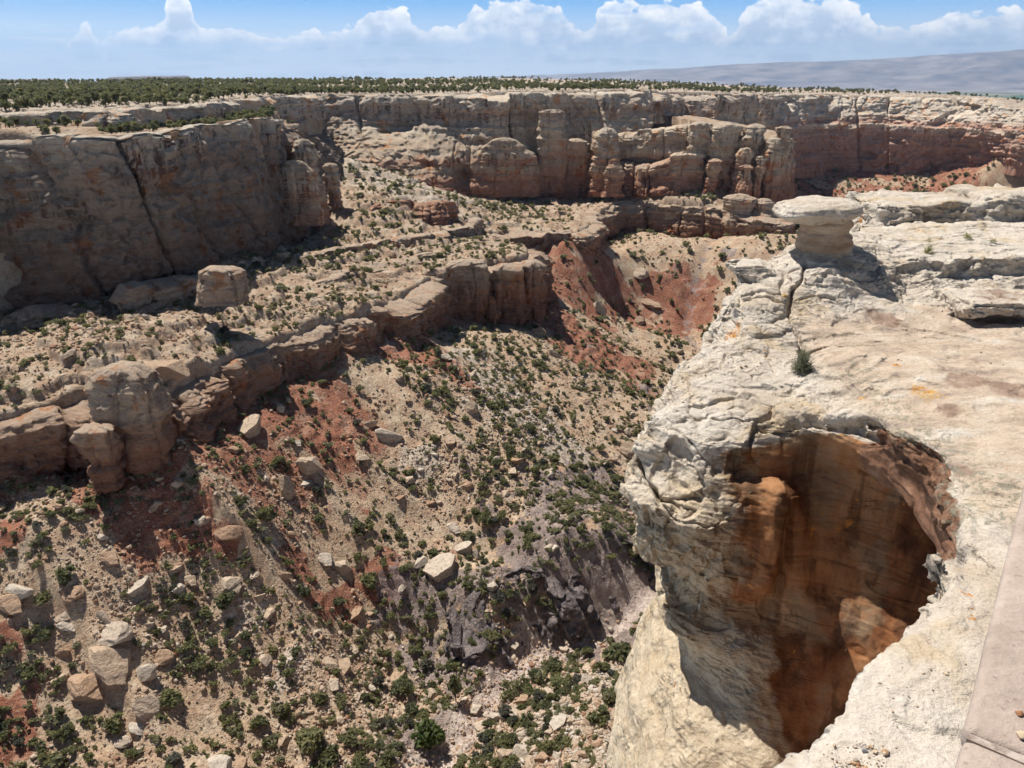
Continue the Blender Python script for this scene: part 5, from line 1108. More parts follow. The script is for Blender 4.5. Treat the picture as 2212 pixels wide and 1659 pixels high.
for n_, i in enumerate(order[:NS]):
    z = zone_of(shp[i])
    if sage[i]: put_plant(SAGE, 'sage_shrub', shp[i], sz[i], hh[i], 'grey brush shrub ' + ZN[z], 'shrub', 'grey shrubs ' + ZN[z], False, rg)
    else: put_plant(SHM, 'juniper_shrub', shp[i], sz[i], hh[i], 'green juniper shrub ' + ZN[z], 'shrub', 'juniper shrubs ' + ZN[z], n_ < 90, rg)
rest = order[NS:]
def low_plants(P, n, seed):
    rg = np.random.default_rng(seed); out = []
    for (C, S) in P:
        k = len(C[1]); pick = rg.permutation(k)[:n]; Vq = C[0].reshape(-1, 4, 3)[pick]; c = Vq.mean(1, keepdims=True); Vq = c + (Vq - c) * 1.75
        out.append((np.concatenate([Vq.reshape(-1, 3), S[0][:15]]) * 2, np.concatenate([np.arange(n * 4).reshape(n, 4), S[1][:10] + n * 4]), np.concatenate([C[2].reshape(-1, 4)[pick].ravel(), np.zeros(15)])))
    return out
LSH, LTR = low_plants(SHRUB, 110, 1), low_plants(TREE, 90, 2)
def upright(shapes, pos, w, h, rg, t0):
    Vs, Fs, Ts = [], [], []; base = 0; pick = rg.integers(0, len(shapes), len(pos)); a = rg.uniform(0, 6.28, len(pos)); ca, sa = np.cos(a), np.sin(a)
    for k, (P, Fc, T) in enumerate(shapes):
        m = pick == k; n = m.sum()
        if not n: continue
        X = (P[None, :, 0] * ca[m][:, None] - P[None, :, 1] * sa[m][:, None]) * (w[m] * 0.56)[:, None]; Y = (P[None, :, 0] * sa[m][:, None] + P[None, :, 1] * ca[m][:, None]) * (w[m] * 0.56)[:, None]; Z = P[None, :, 2] * (h[m] * 0.58)[:, None]
        W = np.stack([X, Y, Z], -1) + pos[m][:, None]
        Vs.append(W.reshape(-1, 3)); Fs.append((Fc[None] + (np.arange(n) * len(P))[:, None, None] + base).reshape(-1, 4)); base += n * len(P)
        Ts.append((T[None] * 0.6 + t0[m][:, None]).ravel())
    return np.concatenate(Vs), np.concatenate(Fs), np.concatenate(Ts)
v_, f_, t_ = upright(LSH, shp[rest], sz[rest], hh[rest], rg, 0.5 * rg.random(len(rest)))
tag(mk('shrub_cover', v_, f_, M_leaf, {'tint': t_}, smooth=False), 'small green shrubs dotted over the canyon slopes and ledges', 'shrubs', None, 'stuff')
# low grey brush and dry grass
gp = scatter(5200, 112, 420, lambda x, y: np.clip(0.35 + clump(x, y, 12, 91), 0, 1) * (f3(x, y) < 0.3) * (fs(x, y) < 1.3), seed=23)
gs = rg.uniform(0.4, 1.1, len(gp)); v_, f_, t_ = upright(low_plants(SHRUB, 34, 5), gp, gs, gs * 0.6, rg, 0.4 * rg.random(len(gp)))
tag(mk('low_brush', v_, f_, M_leaf_grey, {'tint': t_}, smooth=False), 'low grey brush between the stones', 'brush', None, 'stuff')

# trees of the mesa top
def treedens(x, y):
    m = f3(x, y); u = x / np.maximum(y, 1)
    d = fld(F['d3'])(x, y); c = clump(x, y, 60, 95) + 0.5 * clump(x, y, 18, 96)
    left = sst(-0.12, -0.34, u)
    a = np.clip(0.16 + 0.16 * sst(0.0, 0.4, u) + 1.1 * c + 0.5 * left, 0.02, 1) * sst(5, 30, d + 22 * left)
    return a * (m > 0.9) * (fld(F['dh'])(x, y) < -2)
tp1 = scatter(1500, 262, 620, treedens, seed=41); tp2 = scatter(5200, 480, 1500, treedens, seed=42)
lp = scatter(420, 255, 480, lambda x, y: (f2(x, y) > 0.9) * (f3(x, y) < 0.1) * (fs(x, y) < 0.9) * np.clip(0.5 + clump(x, y, 14, 97), 0, 1), seed=43)
tp = np.concatenate([tp1, tp2, lp]); tp[:, 2] -= 0.1
rg = np.random.default_rng(44); tw = rg.uniform(2.6, 5.2, len(tp)); tw[-len(lp):] *= 0.75; thh = tw * rg.uniform(0.72, 1.05, len(tp))
u_, v2q = project(tp); app = tw / np.linalg.norm(tp, axis=1) * ((u_ > -10) & (u_ < 2220)); order = np.argsort(-app); NT_ = 285
for i in order[:NT_]:
    z = terrain_at(np.array([tp[i][0]]), np.array([tp[i][1]]), w3)[0]
    L_ = 'dark green juniper tree in the wood on the left mesa top' if z > 0.5 else 'dark green juniper tree on the shelf under the left caprock ledge'
    put_plant(TRM, 'juniper_tree', tp[i], tw[i], thh[i], L_, 'tree', 'juniper trees on the left mesa top' if z > 0.5 else 'juniper trees on the shelf under the caprock', False, rg)
rest = order[NT_:]
v_, f_, t_ = upright(LTR, tp[rest], tw[rest], thh[rest], rg, 0.4 * rg.random(len(rest)))
tag(mk('juniper_woodland', v_, f_, M_leaf, {'tint': t_}, smooth=False), 'dark juniper woodland spread over the mesa top to the horizon', 'woodland', None, 'stuff')
mp = scatter(5000, 255, 1300, lambda x, y: (f3(x, y) > 0.9) * np.clip(0.5 + clump(x, y, 25, 98), 0.1, 1) * (fld(F['dh'])(x, y) < -2), seed=45)
ms_ = rg.uniform(0.8, 2.2, len(mp)); v_, f_, t_ = upright(low_plants(SHRUB, 30, 8), mp, ms_, ms_ * 0.6, rg, 0.45 * rg.random(len(mp)))
tag(mk('mesa_brush', v_, f_, M_leaf_grey, {'tint': t_}, smooth=False), 'low grey green brush between the trees of the mesa top', 'brush', None, 'stuff')
# ------------------------------------------------------------------ rock towers and buttresses that stand out from the cliffs
def tower(u, v0, v1, wpx, Y, label, mat=None, ratio=1.0, n=3.2, topr=0.35, taper=0.88, seed=0, name='rock_tower', lean=0.0, amp=1.0, cap=0.0):
    mat = mat or M_upper; c = Py(u, (v0 + v1) / 2, Y); zt = Py(u, v0, Y)[2]; zb = Py(u, v1, Y)[2] - 4; H = zt - zb; a = wpx * 0.4629 / 2 * (Y / ray(u, v0)[1]); b = a * ratio
    m = max(24, int(2 * math.pi * a / 0.5)); k = max(16, int(H / 0.5)); ph = np.linspace(0, 2 * math.pi, m, endpoint=False)
    h = np.concatenate([np.linspace(0, 1 - topr * a / H, k, endpoint=False), 1 - topr * a / H * np.cos(np.linspace(0, math.pi / 2, max(8, int(a / 0.5))))])
    hr = np.where(h > 1 - topr * a / H, np.sqrt(np.clip(1 - ((h - (1 - topr * a / H)) / (topr * a / H)) ** 2, 0.0004, 1)), 1) * (taper + (1 - taper) * (1 - h))
    cs, sn = np.cos(ph), np.sin(ph); rad = (np.abs(cs) ** n + np.abs(sn) ** n) ** (-1 / n)
    X = c[0] + lean * H * h[:, None] + a * hr[:, None] * rad * cs; Yc = Y + b * 0.6 + b * hr[:, None] * rad * sn; Z = zb + H * h[:, None] + 0 * X
    P = np.stack([X, Yc, Z], -1); q = P + seed * 3.1
    nr = np.stack([cs / a, sn / b], -1); nr /= np.linalg.norm(nr, axis=1, keepdims=True)
    zz = Z + 1.2 * fbm(q / 25.0, 2, seed)
    d = 0.22 * a * amp * 2 * fbm(q / np.array([1.4 * a, 1.4 * a, 2.6 * a]), 3, seed + 1)
    bd, rid = cells(np.broadcast_to(ph[None] * a, X.shape) + 0.5 * vn(q / 6.0, seed + 4) , max(3.0, a * 1.1), seed + 2); d = d - 1.0 * amp * np.exp(-(bd / 0.35) ** 2) + 0.6 * amp * rid
    d = d + 0.5 * amp * np.tanh(4 * vn(np.stack([0 * zz, zz * 0 + seed, zz / 2.4], -1), seed + 5)) + 0.3 * amp * np.tanh(4 * vn(np.stack([0 * zz, zz * 0 + seed, zz / 0.9], -1), seed + 6)) + 1.0 * amp * fbm(q / 3.5, 4, seed + 7)
    pq = 3 * fbm(q / 6.0, 3, seed + 8); fl = np.floor(pq); d = d + 0.65 * amp * (fl + sst(0.8, 1, pq - fl))
    d = np.maximum(d, -0.55 * a * hr[:, None]) * np.clip(hr[:, None] * 1.6, 0, 1)
    P[..., :2] += nr[None] * d[..., None]; P[..., 2] += 0.5 * amp * fbm(q / 2.5, 3, seed + 9) * h[:, None] ** 3
    i = np.arange(P.shape[0] * m).reshape(-1, m); j = np.roll(i, -1, 1)
    Fq = np.stack([i[:-1], j[:-1], j[1:], i[1:]], -1).reshape(-1, 4)
    o = mk(name, P.reshape(-1, 3), Fq, mat); return tag(o, label, 'rock tower' if name == 'rock_tower' else 'rock outcrop')
tower(1192, 237, 408, 64, 545, 'tall flat-faced pale pillar with a white vertical streak against the central cliff', n=5, ratio=0.5, topr=0.25, seed=1, taper=0.93)
tower(1245, 300, 412, 50, 549, 'shaded buttress just right of the tall flat-faced pillar', n=4, ratio=0.6, seed=2, topr=0.5)
tower(1312, 276, 412, 66, 528, 'rounded banded buttress with a blocky pale top in the middle of the cliff', ratio=0.8, seed=3, topr=0.7, taper=0.8)
tower(1326, 343, 412, 46, 515, 'small arch-shaped knob leaning on the rounded banded buttress', ratio=0.7, seed=4, topr=1.0, taper=0.75)
tower(1382, 364, 408, 18, 514, 'thin finger of rock right of the arch-shaped knob', seed=5, topr=0.8, taper=0.7)
tower(1508, 262, 405, 48, 521, 'pale round-topped tower, left of two set close together', seed=6, topr=0.6, taper=0.92, n=3)
tower(1566, 264, 400, 66, 518, 'broad round-topped tower with a flat cap, right of two set close together', seed=7, topr=0.5, taper=0.95, n=3)
tower(1543, 343, 405, 36, 508, 'short square pillar in front of the broad round-topped tower', mat=M_upper, seed=8, topr=0.3, n=5)
tower(1628, 268, 420, 54, 514, 'wide capped tower behind the spire group at the cliff corner', seed=9, topr=0.6, taper=0.9)
tower(1612, 320, 425, 44, 503, 'banded spire with a white knob top in the spire group', seed=10, topr=0.5, taper=0.78)
tower(1640, 338, 425, 22, 500, 'slim pale finger between two spires of the group', seed=11, topr=0.8, taper=0.75)
tower(1612, 356, 440, 32, 497, 'low white-capped stump in front of the spire group', seed=12, topr=0.5)
tower(1667, 297, 500, 46, 504, 'tall pointed spire at the outer corner of the cliff', seed=13, topr=1.0, taper=0.72, n=2.6)
tower(1683, 272, 500, 34, 516, 'dark square-topped spire at the very end of the cliff', seed=14, topr=0.3, taper=0.8, n=4)
tower(1600, 422, 506, 62, 476, 'broad red block under the spire group', mat=M_lower, seed=15, topr=0.4, n=4)
tower(1648, 430, 512, 40, 474, 'narrow red buttress under the tall pointed spire', mat=M_lower, seed=16, topr=0.5)
tower(1088, 298, 412, 156, 525, 'wide dome-shaped buttress with a dark stained hollow', ratio=0.42, seed=17, topr=0.75, taper=0.72, n=2.6)
tower(1484, 328, 408, 86, 517, 'flat-topped brown block on the terrace under the round-topped towers', ratio=0.4, n=5, topr=0.2, seed=18)
tower(1648, 234, 274, 36, 650, 'small triangular fin standing behind the spire group', seed=19, topr=1.0, taper=0.3, ratio=0.5)
tower(1392, 192, 262, 40, 585, 'cone-shaped pale pinnacle at the head of the amphitheatre', seed=20, topr=0.8, taper=0.5)
tower(686, 300, 512, 46, 396, 'slender leaning fin between two dark cracks in the left wall', seed=21, topr=0.8, taper=0.85, ratio=1.2, lean=-0.12)
tower(727, 352, 500, 34, 415, 'second smaller fin right of the slender leaning fin', seed=22, topr=0.9, taper=0.8, ratio=1.2, lean=-0.08)
tower(640, 345, 470, 100, 372, 'rough pale bulge on the dark left wall', seed=23, topr=0.9, taper=0.7, ratio=0.25, amp=0.6, name='rock_bulge')
tower(272, 800, 1000, 150, 186, 'beehive-shaped layered bulge on the rim of the lower cliff', mat=M_lower, ratio=0.75, topr=0.55, taper=0.92, seed=24, n=2.8, name='rock_bulge')
tower(215, 925, 1030, 66, 177, 'small capped column at the left foot of the beehive bulge', mat=M_lower, seed=25, topr=0.2, n=5, taper=1.0, ratio=0.7)
tower(1012, 566, 700, 96, 336, 'squarish buttress at the left side of the promontory', mat=M_lower, ratio=0.6, n=5, topr=0.25, seed=26)
tower(1100, 572, 700, 66, 340, 'buttress with a shadowed alcove in the middle of the promontory', mat=M_lower, ratio=0.7, n=4, topr=0.4, seed=27)
tower(1150, 566, 690, 60, 346, 'dark rounded buttress at the tip of the promontory', mat=M_lower, ratio=1.0, n=3, topr=0.5, seed=28)
tower(940, 582, 640, 54, 330, 'pale flat-topped block perched on the promontory rim', mat=M_lower, ratio=0.8, n=5, topr=0.15, seed=29, name='rock_block')
tower(470, 580, 632, 98, 240, 'tan mushroom-like block standing against the foot of the left wall', mat=M_lower, ratio=0.6, n=3.4, topr=0.45, taper=1.02, seed=30, name='rock_block')
tower(1060, 640, 700, 34, 334, 'small pointed block at the foot of the promontory', mat=M_lower, topr=0.9, taper=0.6, seed=31, name='rock_block')

# ------------------------------------------------------------------ balanced rock on the near rim
def lathe(prof, n, cx, cy, amp, seed, sq=1.0, off=(0, 0)):
    ph = np.linspace(0, 2 * math.pi, n, endpoint=False); Pp = []
    for r, z in prof:
        Pp.append(np.stack([np.cos(ph) * r, np.sin(ph) * r * sq, np.full(n, z)], -1))
    P = np.stack(Pp); q = P + seed
    dirv = np.stack([np.cos(ph), np.sin(ph) * sq, 0 * ph], -1)[None]
    rr_ = np.linalg.norm(P[..., :2], axis=-1, keepdims=True)
    pq = 3.5 * fbm(q / np.array([0.55, 0.55, 0.35]), 3, seed); fl = np.floor(pq); d = 2.2 * amp * fbm(q / 0.8, 3, seed + 1) + 0.7 * amp * (fl + sst(0.8, 1, pq - fl)) + 0.4 * amp * np.tanh(4 * vn(np.stack([0 * q[..., 0], 0 * q[..., 1] + seed, q[..., 2] / 0.12], -1), seed + 2)) + 0.5 * amp * fbm(q / 0.2, 3, seed + 3)
    d = d + 0.16 * rr_[..., 0] * vn(np.broadcast_to(dirv * 1.5 + seed, P.shape), seed + 7) + 0.08 * rr_[..., 0] * vn(np.broadcast_to(dirv * 3.1 + seed, P.shape), seed + 8)
    P = P + dirv * d[..., None] * np.clip(rr_ * 2.5, 0, 1); P[..., 2] += 0.5 * amp * fbm(q / 0.35, 3, seed + 4)
    P[..., 0] += cx; P[..., 1] += cy
    i = np.arange(P.shape[0] * n).reshape(-1, n); j = np.roll(i, -1, 1)
    return P.reshape(-1, 3), np.stack([i[:-1], j[:-1], j[1:], i[1:]], -1).reshape(-1, 4)
def dense(prof, step=0.03):
    out = []
    for (r0, z0), (r1, z1) in zip(prof[:-1], prof[1:]):
        k = max(1, int(math.hypot(r1 - r0, z1 - z0) / step)); out += [(r0 + (r1 - r0) * t / k, z0 + (z1 - z0) * t / k) for t in range(k)]
    return out + [prof[-1]]
bq = Py(1790, 540, 17.1); bx, by = bq[0], 17.1 + 0.45
br = empty('balanced_rock', (bx, by, -3.9)); tag(br, 'mushroom-shaped balanced rock with a flat white cap on a thick stem', 'rock')
zc = Py(1750, 440, 17.4)[2]
Vc, Fc_ = lathe(dense([(0.02, zc + 0.10), (0.5, zc + 0.085), (0.82, zc + 0.04), (0.95, zc - 0.04), (0.93, zc - 0.17), (0.80, zc - 0.27), (0.62, zc - 0.40), (0.02, zc - 0.44)]), 150, bx - 0.27, by, 0.055, 5, 0.95)
Vc[:, 2] += 0.05 * (Vc[:, 0] - bx)
Vs_, Fs_ = lathe(dense([(0.02, zc - 0.20), (0.50, zc - 0.22), (0.57, zc - 0.45), (0.52, zc - 0.62), (0.60, zc - 0.75), (0.63, zc - 0.95), (0.58, zc - 1.05), (0.66, zc - 1.2), (0.9, zc - 1.5), (0.9, zc - 1.6)]), 130, bx, by, 0.035, 9, 0.95)
M_stem = NT('stem_sandstone'); _p = M_stem.pos(); _n = M_stem.noise(M_stem.scl(_p, (1.2, 1.2, 5)), 1.4, 5, 0.62)
M_stem = M_stem.done(M_stem.ramp(_n, [(0.3, (0.27, 0.17, 0.105)), (0.5, (0.37, 0.265, 0.18)), (0.7, (0.45, 0.36, 0.27))]), M_stem.bump(_n, 0.7, 0.12))
for nm, v, f, m_ in (('cap', Vc, Fc_, M_near), ('stem', Vs_, Fs_, M_stem)):
    v = v - np.array([bx, by, -3.9]); o = mk(nm, v, f, m_); o.parent = br

# ------------------------------------------------------------------ parapet beside the viewer
M_wall = NT('dressed_stone'); _p = M_wall.pos(); _n = M_wall.noise(M_wall.scl(_p, (1, 1.8, 1)), 9, 6, 0.68); _g = M_wall.noise(_p, 90, 3, 0.7)
_c = M_wall.ramp(_n, [(0.3, (0.33, 0.26, 0.215)), (0.6, (0.41, 0.33, 0.28)), (0.75, (0.46, 0.385, 0.33))])
_c = M_wall.mix(0.35, _c, M_wall.mix(1.0, _c, M_wall.ramp(_g, [(0.3, (0.75, 0.75, 0.75)), (0.6, (1.08, 1.08, 1.08))]), 'MULTIPLY'))
_b = M_wall.noise(_p, 2.6, 6, 0.65, 0.4); _pit = M_wall.vor(_p, 55)
_c = M_wall.mix(M_wall.math('MULTIPLY', M_wall.mr(_b, 0.52, 0.66), 0.55), _c, (0.29, 0.23, 0.19)); _c = M_wall.mix(M_wall.math('MULTIPLY', M_wall.mr(_b, 0.44, 0.34), 0.5), _c, (0.50, 0.43, 0.37))
_c = M_wall.mix(M_wall.math('MULTIPLY', M_wall.mr(_pit, 0.20, 0.10), 0.5), _c, (0.22, 0.17, 0.14))
M_wall = M_wall.done(_c, M_wall.bump(M_wall.math('ADD', _g, M_wall.math('MULTIPLY', _n, 1.5)), 0.5, 0.006))
M_mortar = NT('mortar'); _p = M_mortar.pos(); M_mortar = M_mortar.done(M_mortar.ramp(M_mortar.noise(_p, 60, 4, 0.7), [(0.35, (0.22, 0.17, 0.14)), (0.6, (0.45, 0.38, 0.33))]))
e0 = Pz(2062, 1659, -0.72)[:2]; e1 = Pz(2212, 1050, -0.72)[:2]; wd_ = (e1 - e0) / np.linalg.norm(e1 - e0); wn = np.array([wd_[1], -wd_[0]])
jo = Pz(2135, 1600, -0.72)[:2]; sj = float((jo - e0) @ wd_)
def wall_box(name, s0, s1, n0, n1, z0, z1, mat, parent, bev=0.008, seed=0, sub=None):
    import bmesh
    bm = bmesh.new(); bmesh.ops.create_cube(bm, size=1)
    for v in bm.verts: v.co = Vector(((v.co.x + 0.5) * (s1 - s0) + s0, (v.co.y + 0.5) * (n1 - n0) + n0, (v.co.z + 0.5) * (z1 - z0) + z0))
    bmesh.ops.bevel(bm, geom=bm.edges[:], offset=bev, segments=3, affect='EDGES', profile=0.5)
    bmesh.ops.subdivide_edges(bm, edges=[e for e in bm.edges if e.calc_length() > 0.1], cuts=14, use_grid_fill=True)
    for v in bm.verts:
        s_, n_, z_ = v.co; w = e0 + wd_ * s_ + wn * n_; v.co = Vector((w[0], w[1], z_)); 
    bm.normal_update()
    for v in bm.verts:
        q = np.array([v.co[:]]); v.co += v.normal * float(0.0025 * fbm(q / 0.05, 3, seed)[0] + 0.002 * fbm(q / 0.2, 2, seed + 5)[0])
    me = bpy.data.meshes.new(name); bm.to_mesh(me); bm.free(); me.materials.append(mat); me.polygons.foreach_set('use_smooth', np.ones(len(me.polygons), bool))
    o = bpy.data.objects.new(name, me); COL.objects.link(o); o.parent = parent; return o
wl = empty('parapet_wall', (0, 0, 0)); tag(wl, 'low stone parapet with a smooth pinkish cap in the bottom right corner', 'wall')
wall_box('wall_body', -1.6, 2.6, 0.12, 0.42, -4.95, -0.76, M_wall, wl, 0.006, 1)
wall_box('capstone', -1.6, sj - 0.006, 0, 0.45, -0.76, -0.72, M_wall, wl, 0.012, 2)
wall_box('capstone', sj + 0.006, 1.15, 0, 0.45, -0.76, -0.72, M_wall, wl, 0.012, 3)
wall_box('capstone', 1.162, 2.6, 0, 0.45, -0.76, -0.72, M_wall, wl, 0.012, 4)
wall_box('mortar_joint', sj - 0.006, sj + 0.006, 0.004, 0.446, -0.757, -0.7245, M_mortar, wl, 0.001, 5)

# ------------------------------------------------------------------ small things on the near rim
TOPZ = {}
def rim_hit(u, v, lo=0.5, hi=30):
    d = ray(u, v); d = d / np.linalg.norm(d)
    t = NV @ d; m = (t > lo) & (t < hi); perp = np.linalg.norm(NV - t[:, None] * d, axis=1); ok = m & (perp < 0.0035 * t + 0.035)
    return NV[ok][np.argmin(t[ok])] if ok.any() else d * hi
PEB = [(1868,1606,12,'dark grey'),(1896,1610,12,'flat pale'),(1915,1611,16,'round orange tan'),(1921,1618,18,'long cream'),(1872,1598,8,'small ochre'),(1840,1632,14,'flat tan'),(1856,1636,11,'brown'),(1863,1645,12,'wedge-shaped tan'),(1875,1648,13,'thin tan'),(1812,1646,9,'grey'),(1828,1650,9,'small cream'),(1816,1654,11,'broken tan'),(1846,1655,10,'tiny rust'),(2046,1455-12,9,'pale yellow'),(1990,1438,8,'small yellow')]
PSH = []
for i in range(4):
    P, Fc = rock_shape(2, 160 + i, 8, 0.15, [(1, .8, .5), (1, .7, .4), (1, .9, .6), (1, .6, .35)][i], 0.04, 0)
    PSH.append(mk('pebble', P, Fc, None, link=False).data)
PM = []
for nm, c in (('pebble_tan', (0.42, 0.27, 0.16)), ('pebble_cream', (0.50, 0.40, 0.28)), ('pebble_grey', (0.16, 0.16, 0.17)), ('pebble_rust', (0.30, 0.15, 0.08))):
    s = NT(nm); PM.append(s.done(s.mix(0.5, c, s.mix(1.0, c, s.ramp(s.noise(s.pos(), 30, 3), [(0.3, (0.7, 0.7, 0.7)), (0.7, (1.2, 1.2, 1.2))]), 'MULTIPLY'))))
for i, (u, v, w, cn) in enumerate(PEB):
    q = rim_hit(u, v); k = np.linalg.norm(q) * 0.4629 / FPX
    me = PSH[i % 4].copy(); me.materials.append(PM[2 if 'grey' in cn else 1 if ('cream' in cn or 'pale' in cn or 'yellow' in cn) else 3 if ('rust' in cn or 'brown' in cn) else 0])
    o = bpy.data.objects.new('pebble', me); COL.objects.link(o); o.scale = (w * k / 2,) * 3; o.rotation_euler = (0, 0, i * 1.3); o.location = (q[0], q[1], q[2] + w * k * 0.17)
    tag(o, cn + ' pebble on the pale rim rock ' + ('among the loose chips at the bottom' if i < 13 else 'near the cliff edge below the crack'), 'pebble', 'pebbles on the near rim')
for u, v, w, lab in ((2200, 1543, 16, 'reddish pebble on the parapet cap at the right edge'), (2204, 1590, 22, 'white and brown pebble on the parapet cap above the joint')):
    q = Pz(u, v, -0.72); k = np.linalg.norm(q) * 0.4629 / FPX; me = PSH[2].copy(); me.materials.append(PM[3 if 'reddish' in lab else 1])
    o = bpy.data.objects.new('pebble', me); COL.objects.link(o); o.scale = (w * k / 2,) * 3; o.location = (q[0], q[1], q[2] + w * k * 0.2); tag(o, lab, 'pebble', 'pebbles on the parapet')
def tuft(name, u, v, wpx, hpx, n, mat, lab, seed, blade=0.5):
    q = rim_hit(u, v + hpx * 0.3); k = np.linalg.norm(q) * 0.4629 / FPX; w, h = wpx * k, hpx * k; rg = np.random.default_rng(seed)
    a = rg.uniform(0, 6.28, n); el = np.arccos(rg.uniform(0.0, 1, n)); dirs = np.stack([np.sin(el) * np.cos(a), np.sin(el) * np.sin(a), np.cos(el)], -1); r = rg.uniform(0.45, 1.0, n)
    tip = dirs * r[:, None] * np.array([w / 2, w / 2, h]); mid = tip * rg.uniform(0.4, 0.75, n)[:, None]; s = np.cross(dirs, rg.normal(size=(n, 3))); s /= np.linalg.norm(s, axis=1, keepdims=True); s *= w * 0.018 * blade * 2
    Q = np.stack([mid * 0.4 - s * 0.6, mid - s, tip, mid + s], 1); ex = []
    for _ in range(7):
        m2 = tip * rg.uniform(0.45, 0.95, n)[:, None] + rg.normal(0, w * 0.04, (n, 3)); s2 = rg.normal(size=(n, 3)); s2 *= w * 0.026 / np.linalg.norm(s2, axis=1, keepdims=True); s3 = np.cross(s2, dirs); ex.append(np.stack([m2 - s2, m2 - s3 * 0.5, m2 + s2, m2 + s3 * 0.5], 1))
    Q = np.concatenate([Q[::3]] + ex); V = Q.reshape(-1, 3); V[:, 2] = np.maximum(V[:, 2], -0.02)
    o = mk(name, V, np.arange(len(V)).reshape(-1, 4), mat, {'tint': np.repeat(rg.random(len(Q)), 4)}, smooth=False); o.location = q; return tag(o, lab, 'plant')
M_desert = leaf_material('desert_shrub', [(0.0, (0.08, 0.09, 0.055)), (0.5, (0.17, 0.18, 0.11)), (1.0, (0.29, 0.29, 0.21))])
M_yellow = leaf_material('yellow_green', [(0.0, (0.12, 0.13, 0.03)), (0.6, (0.22, 0.23, 0.06)), (1.0, (0.32, 0.32, 0.10))])
tuft('desert_shrub', 1728, 772, 62, 62, 420, M_desert, 'dense grey green shrub growing in a crack of the pale nose', 1)
tuft('rim_plant', 2006, 530, 30, 24, 110, M_yellow, 'yellow green plant on the upper ledge right of the balanced rock', 2)
tuft('rim_plant', 2092, 500, 26, 16, 80, M_yellow, 'low green tuft below the overhanging upper slab', 3)
tuft('rim_plant', 2012, 508, 14, 12, 50, M_yellow, 'tiny green sprig left of the low green tuft', 4)
tuft('rim_plant', 2146, 510, 20, 12, 60, M_yellow, 'small yellowish tuft near the right end of the upper ledge', 5)

rg = np.random.default_rng(77); cs_ = []
for (u, v, su, sv, n) in ((1835, 1635, 45, 22, 130), (1880, 1600, 30, 16, 40), (2020, 700, 130, 40, 60), (1700, 590, 60, 30, 30), (1950, 1480, 70, 60, 40), (1600, 760, 70, 50, 40)):
    for _ in range(n):
        q = rim_hit(u + rg.normal(0, su), v + rg.normal(0, sv))
        if np.linalg.norm(q) < 25: cs_.append(q)
cs_ = np.array(cs_); csz = 0.0028 * np.linalg.norm(cs_, axis=1) * np.exp(rg.normal(-0.35, 0.5, len(cs_)))
v_, f_, t_ = merge(TINYR, cs_, csz, rg, 0.45 + 0.55 * rg.random(len(cs_)), 0.5)
tag(mk('loose_grit', v_, f_, M_scree, {'tint': t_}, smooth=False), 'pale grit and rock chips lying on the near rim', 'grit', None, 'stuff')

# ------------------------------------------------------------------ valley, far hills and the air between
def plain(name, fn, x0, x1, y0, y1, nx, ny, mat):
    X, Y = np.meshgrid(np.linspace(x0, x1, nx), np.linspace(y0, y1, ny)); Z = fn(X, Y)
    return tag(mk(name, np.stack([X, Y, Z], -1).reshape(-1, 3), grid_faces(ny, nx)[:, ::-1], mat), kind='structure')
def valley_material():
    s = NT('valley_fields'); p = s.pos(); x = s.n('ShaderNodeTexVoronoi', distance='CHEBYCHEV'); s.l(p, x.inputs['Vector']); x.inputs['Scale'].default_value = 1 / 420
    c = s.ramp(s.sep(x.outputs['Color'], 0), [(0.0, (0.05, 0.10, 0.03)), (0.4, (0.09, 0.15, 0.045)), (0.65, (0.22, 0.20, 0.11)), (1.0, (0.36, 0.30, 0.22))])
    y = s.sep(p, 1); c = s.mix(s.mr(s.math('ADD', y, s.math('MULTIPLY', s.noise(p, 0.0004, 3), 6000)), 18500, 20500), c, (0.42, 0.34, 0.28))
    return s.done(c)
M_valley = valley_material()
def hill_material():
    s = NT('far_hill_hazy'); p = s.pos(); c = s.ramp(s.noise(s.scl(p, (0.0012, 0.0012, 0.004)), 1.0, 6, 0.62), [(0.35, (0.16, 0.155, 0.17)), (0.5, (0.27, 0.235, 0.225)), (0.65, (0.36, 0.32, 0.30))]); return s.done(c)  # blue-grey tones put distance haze into the rock colour
M_hill = hill_material()
plain('valley', lambda x, y: -432 + 0 * x, -42000, 42000, 1200, 31000, 60, 60, M_valley)
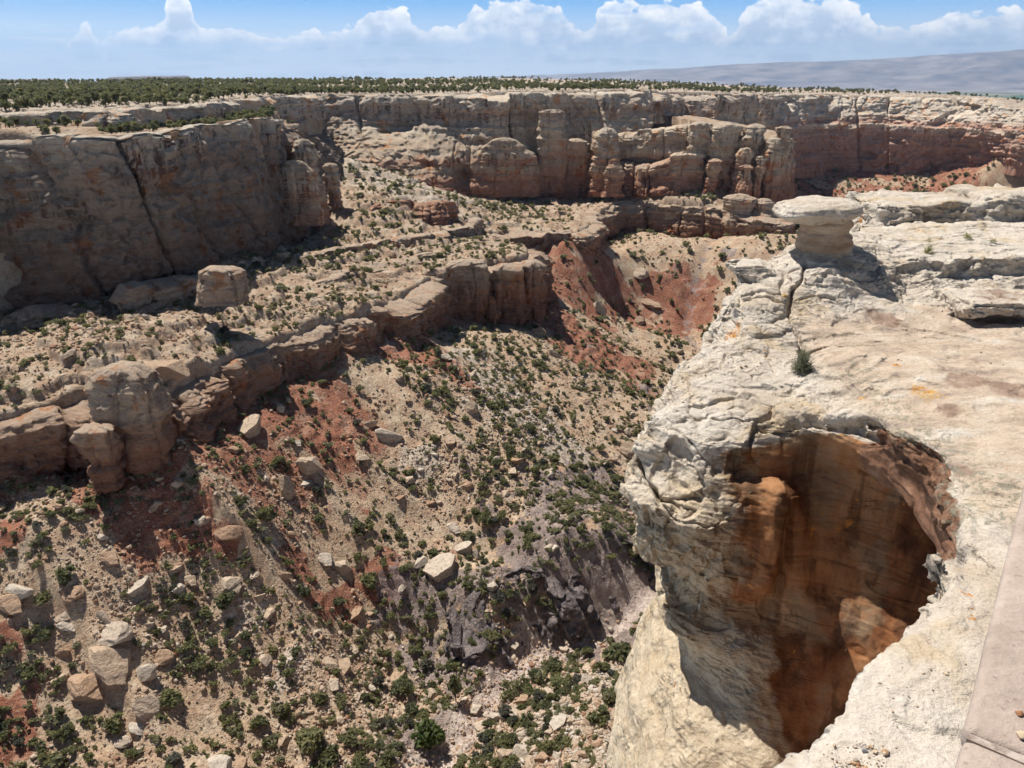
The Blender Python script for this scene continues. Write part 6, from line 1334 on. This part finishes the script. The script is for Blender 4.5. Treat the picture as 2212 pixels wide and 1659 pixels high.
def mountain(x, y):
    az = np.arctan2(x, y); uq = 1106 + np.tan(az) * 1.0 * 759 / 0.4629 * 0.924
    vt = np.interp(uq, [-600, 700, 1180, 1300, 1500, 1800, 2100, 2212, 2700], [182, 176, 163, 154, 142, 129, 110, 106, 112])
    r = np.hypot(x, y); el = (EYE_V - vt) * 0.4629 / FPX * 0.88
    crest = el * 25000; n = fbm(np.stack([x / 2600, y / 2600, 0 * x], -1), 5, 3); rd = ridged(np.stack([x / 1500, y / 1900, 0 * x], -1), 4, 5)
    t = sst(19000, 25500, r + 1400 * n); z = -440 + (crest + 440) * t ** 1.35 + (110 * rd + 60 * n) * t * (1.15 - t) * 1.9
    return np.where(r > 25600, z - (r - 25600) * 0.5, z) - 6 * (t <= 0)
plain('mountains', mountain, -30000, 30000, 14000, 30000, 420, 230, M_hill)
def mesa_hill(cx, cy, rx, ry, h):
    def f(x, y):
        n = fbm(np.stack([x / 400, y / 400, 0 * x], -1), 4, 6); q = np.sqrt(((x - cx) / rx) ** 2 + ((y - cy) / ry) ** 2) + 0.10 * n
        return -150 + (h + 150) * (0.55 * sst(1.0, 0.62, q) + 0.45 * sst(0.70, 0.60, q)) + 14 * n
    return f
for u0, u1, vt in ((118, 386, 168.5), (-260, 74, 175.5)):
    Yh = 5200; a_, b_ = Py(u0, vt, Yh), Py(u1, vt, Yh); cx = (a_[0] + b_[0]) / 2; w_ = (b_[0] - a_[0]) / 2
    plain('hills', mesa_hill(cx, Yh + 500, w_, 500, a_[2] + 6), cx - w_ * 1.3, cx + w_ * 1.3, Yh - 300, Yh + 1100, 140, 60, M_hill)

def haze():
    x0, x1, y0, y1, z0, z1 = -43000, 43000, -300, 32000, -470, 900
    V = np.array([(x, y, z) for x in (x0, x1) for y in (y0, y1) for z in (z0, z1)], float)
    Fq = np.array([(0, 1, 3, 2), (4, 6, 7, 5), (0, 4, 5, 1), (2, 3, 7, 6), (0, 2, 6, 4), (1, 5, 7, 3)])
    o = mk('haze', V, Fq, None, smooth=False); m = bpy.data.materials.new('haze'); m.use_nodes = True; t = m.node_tree
    for n in list(t.nodes): t.nodes.remove(n)
    pv = t.nodes.new('ShaderNodeVolumePrincipled'); out = t.nodes.new('ShaderNodeOutputMaterial'); t.links.new(pv.outputs[0], out.inputs['Volume'])
    pv.inputs['Color'].default_value = (0.40, 0.64, 1.0, 1); pv.inputs['Density'].default_value = HAZE; pv.inputs['Anisotropy'].default_value = 0.3
    o.data.materials.append(m); tag(o, kind='stuff')
HAZE = 3.2e-5
haze()
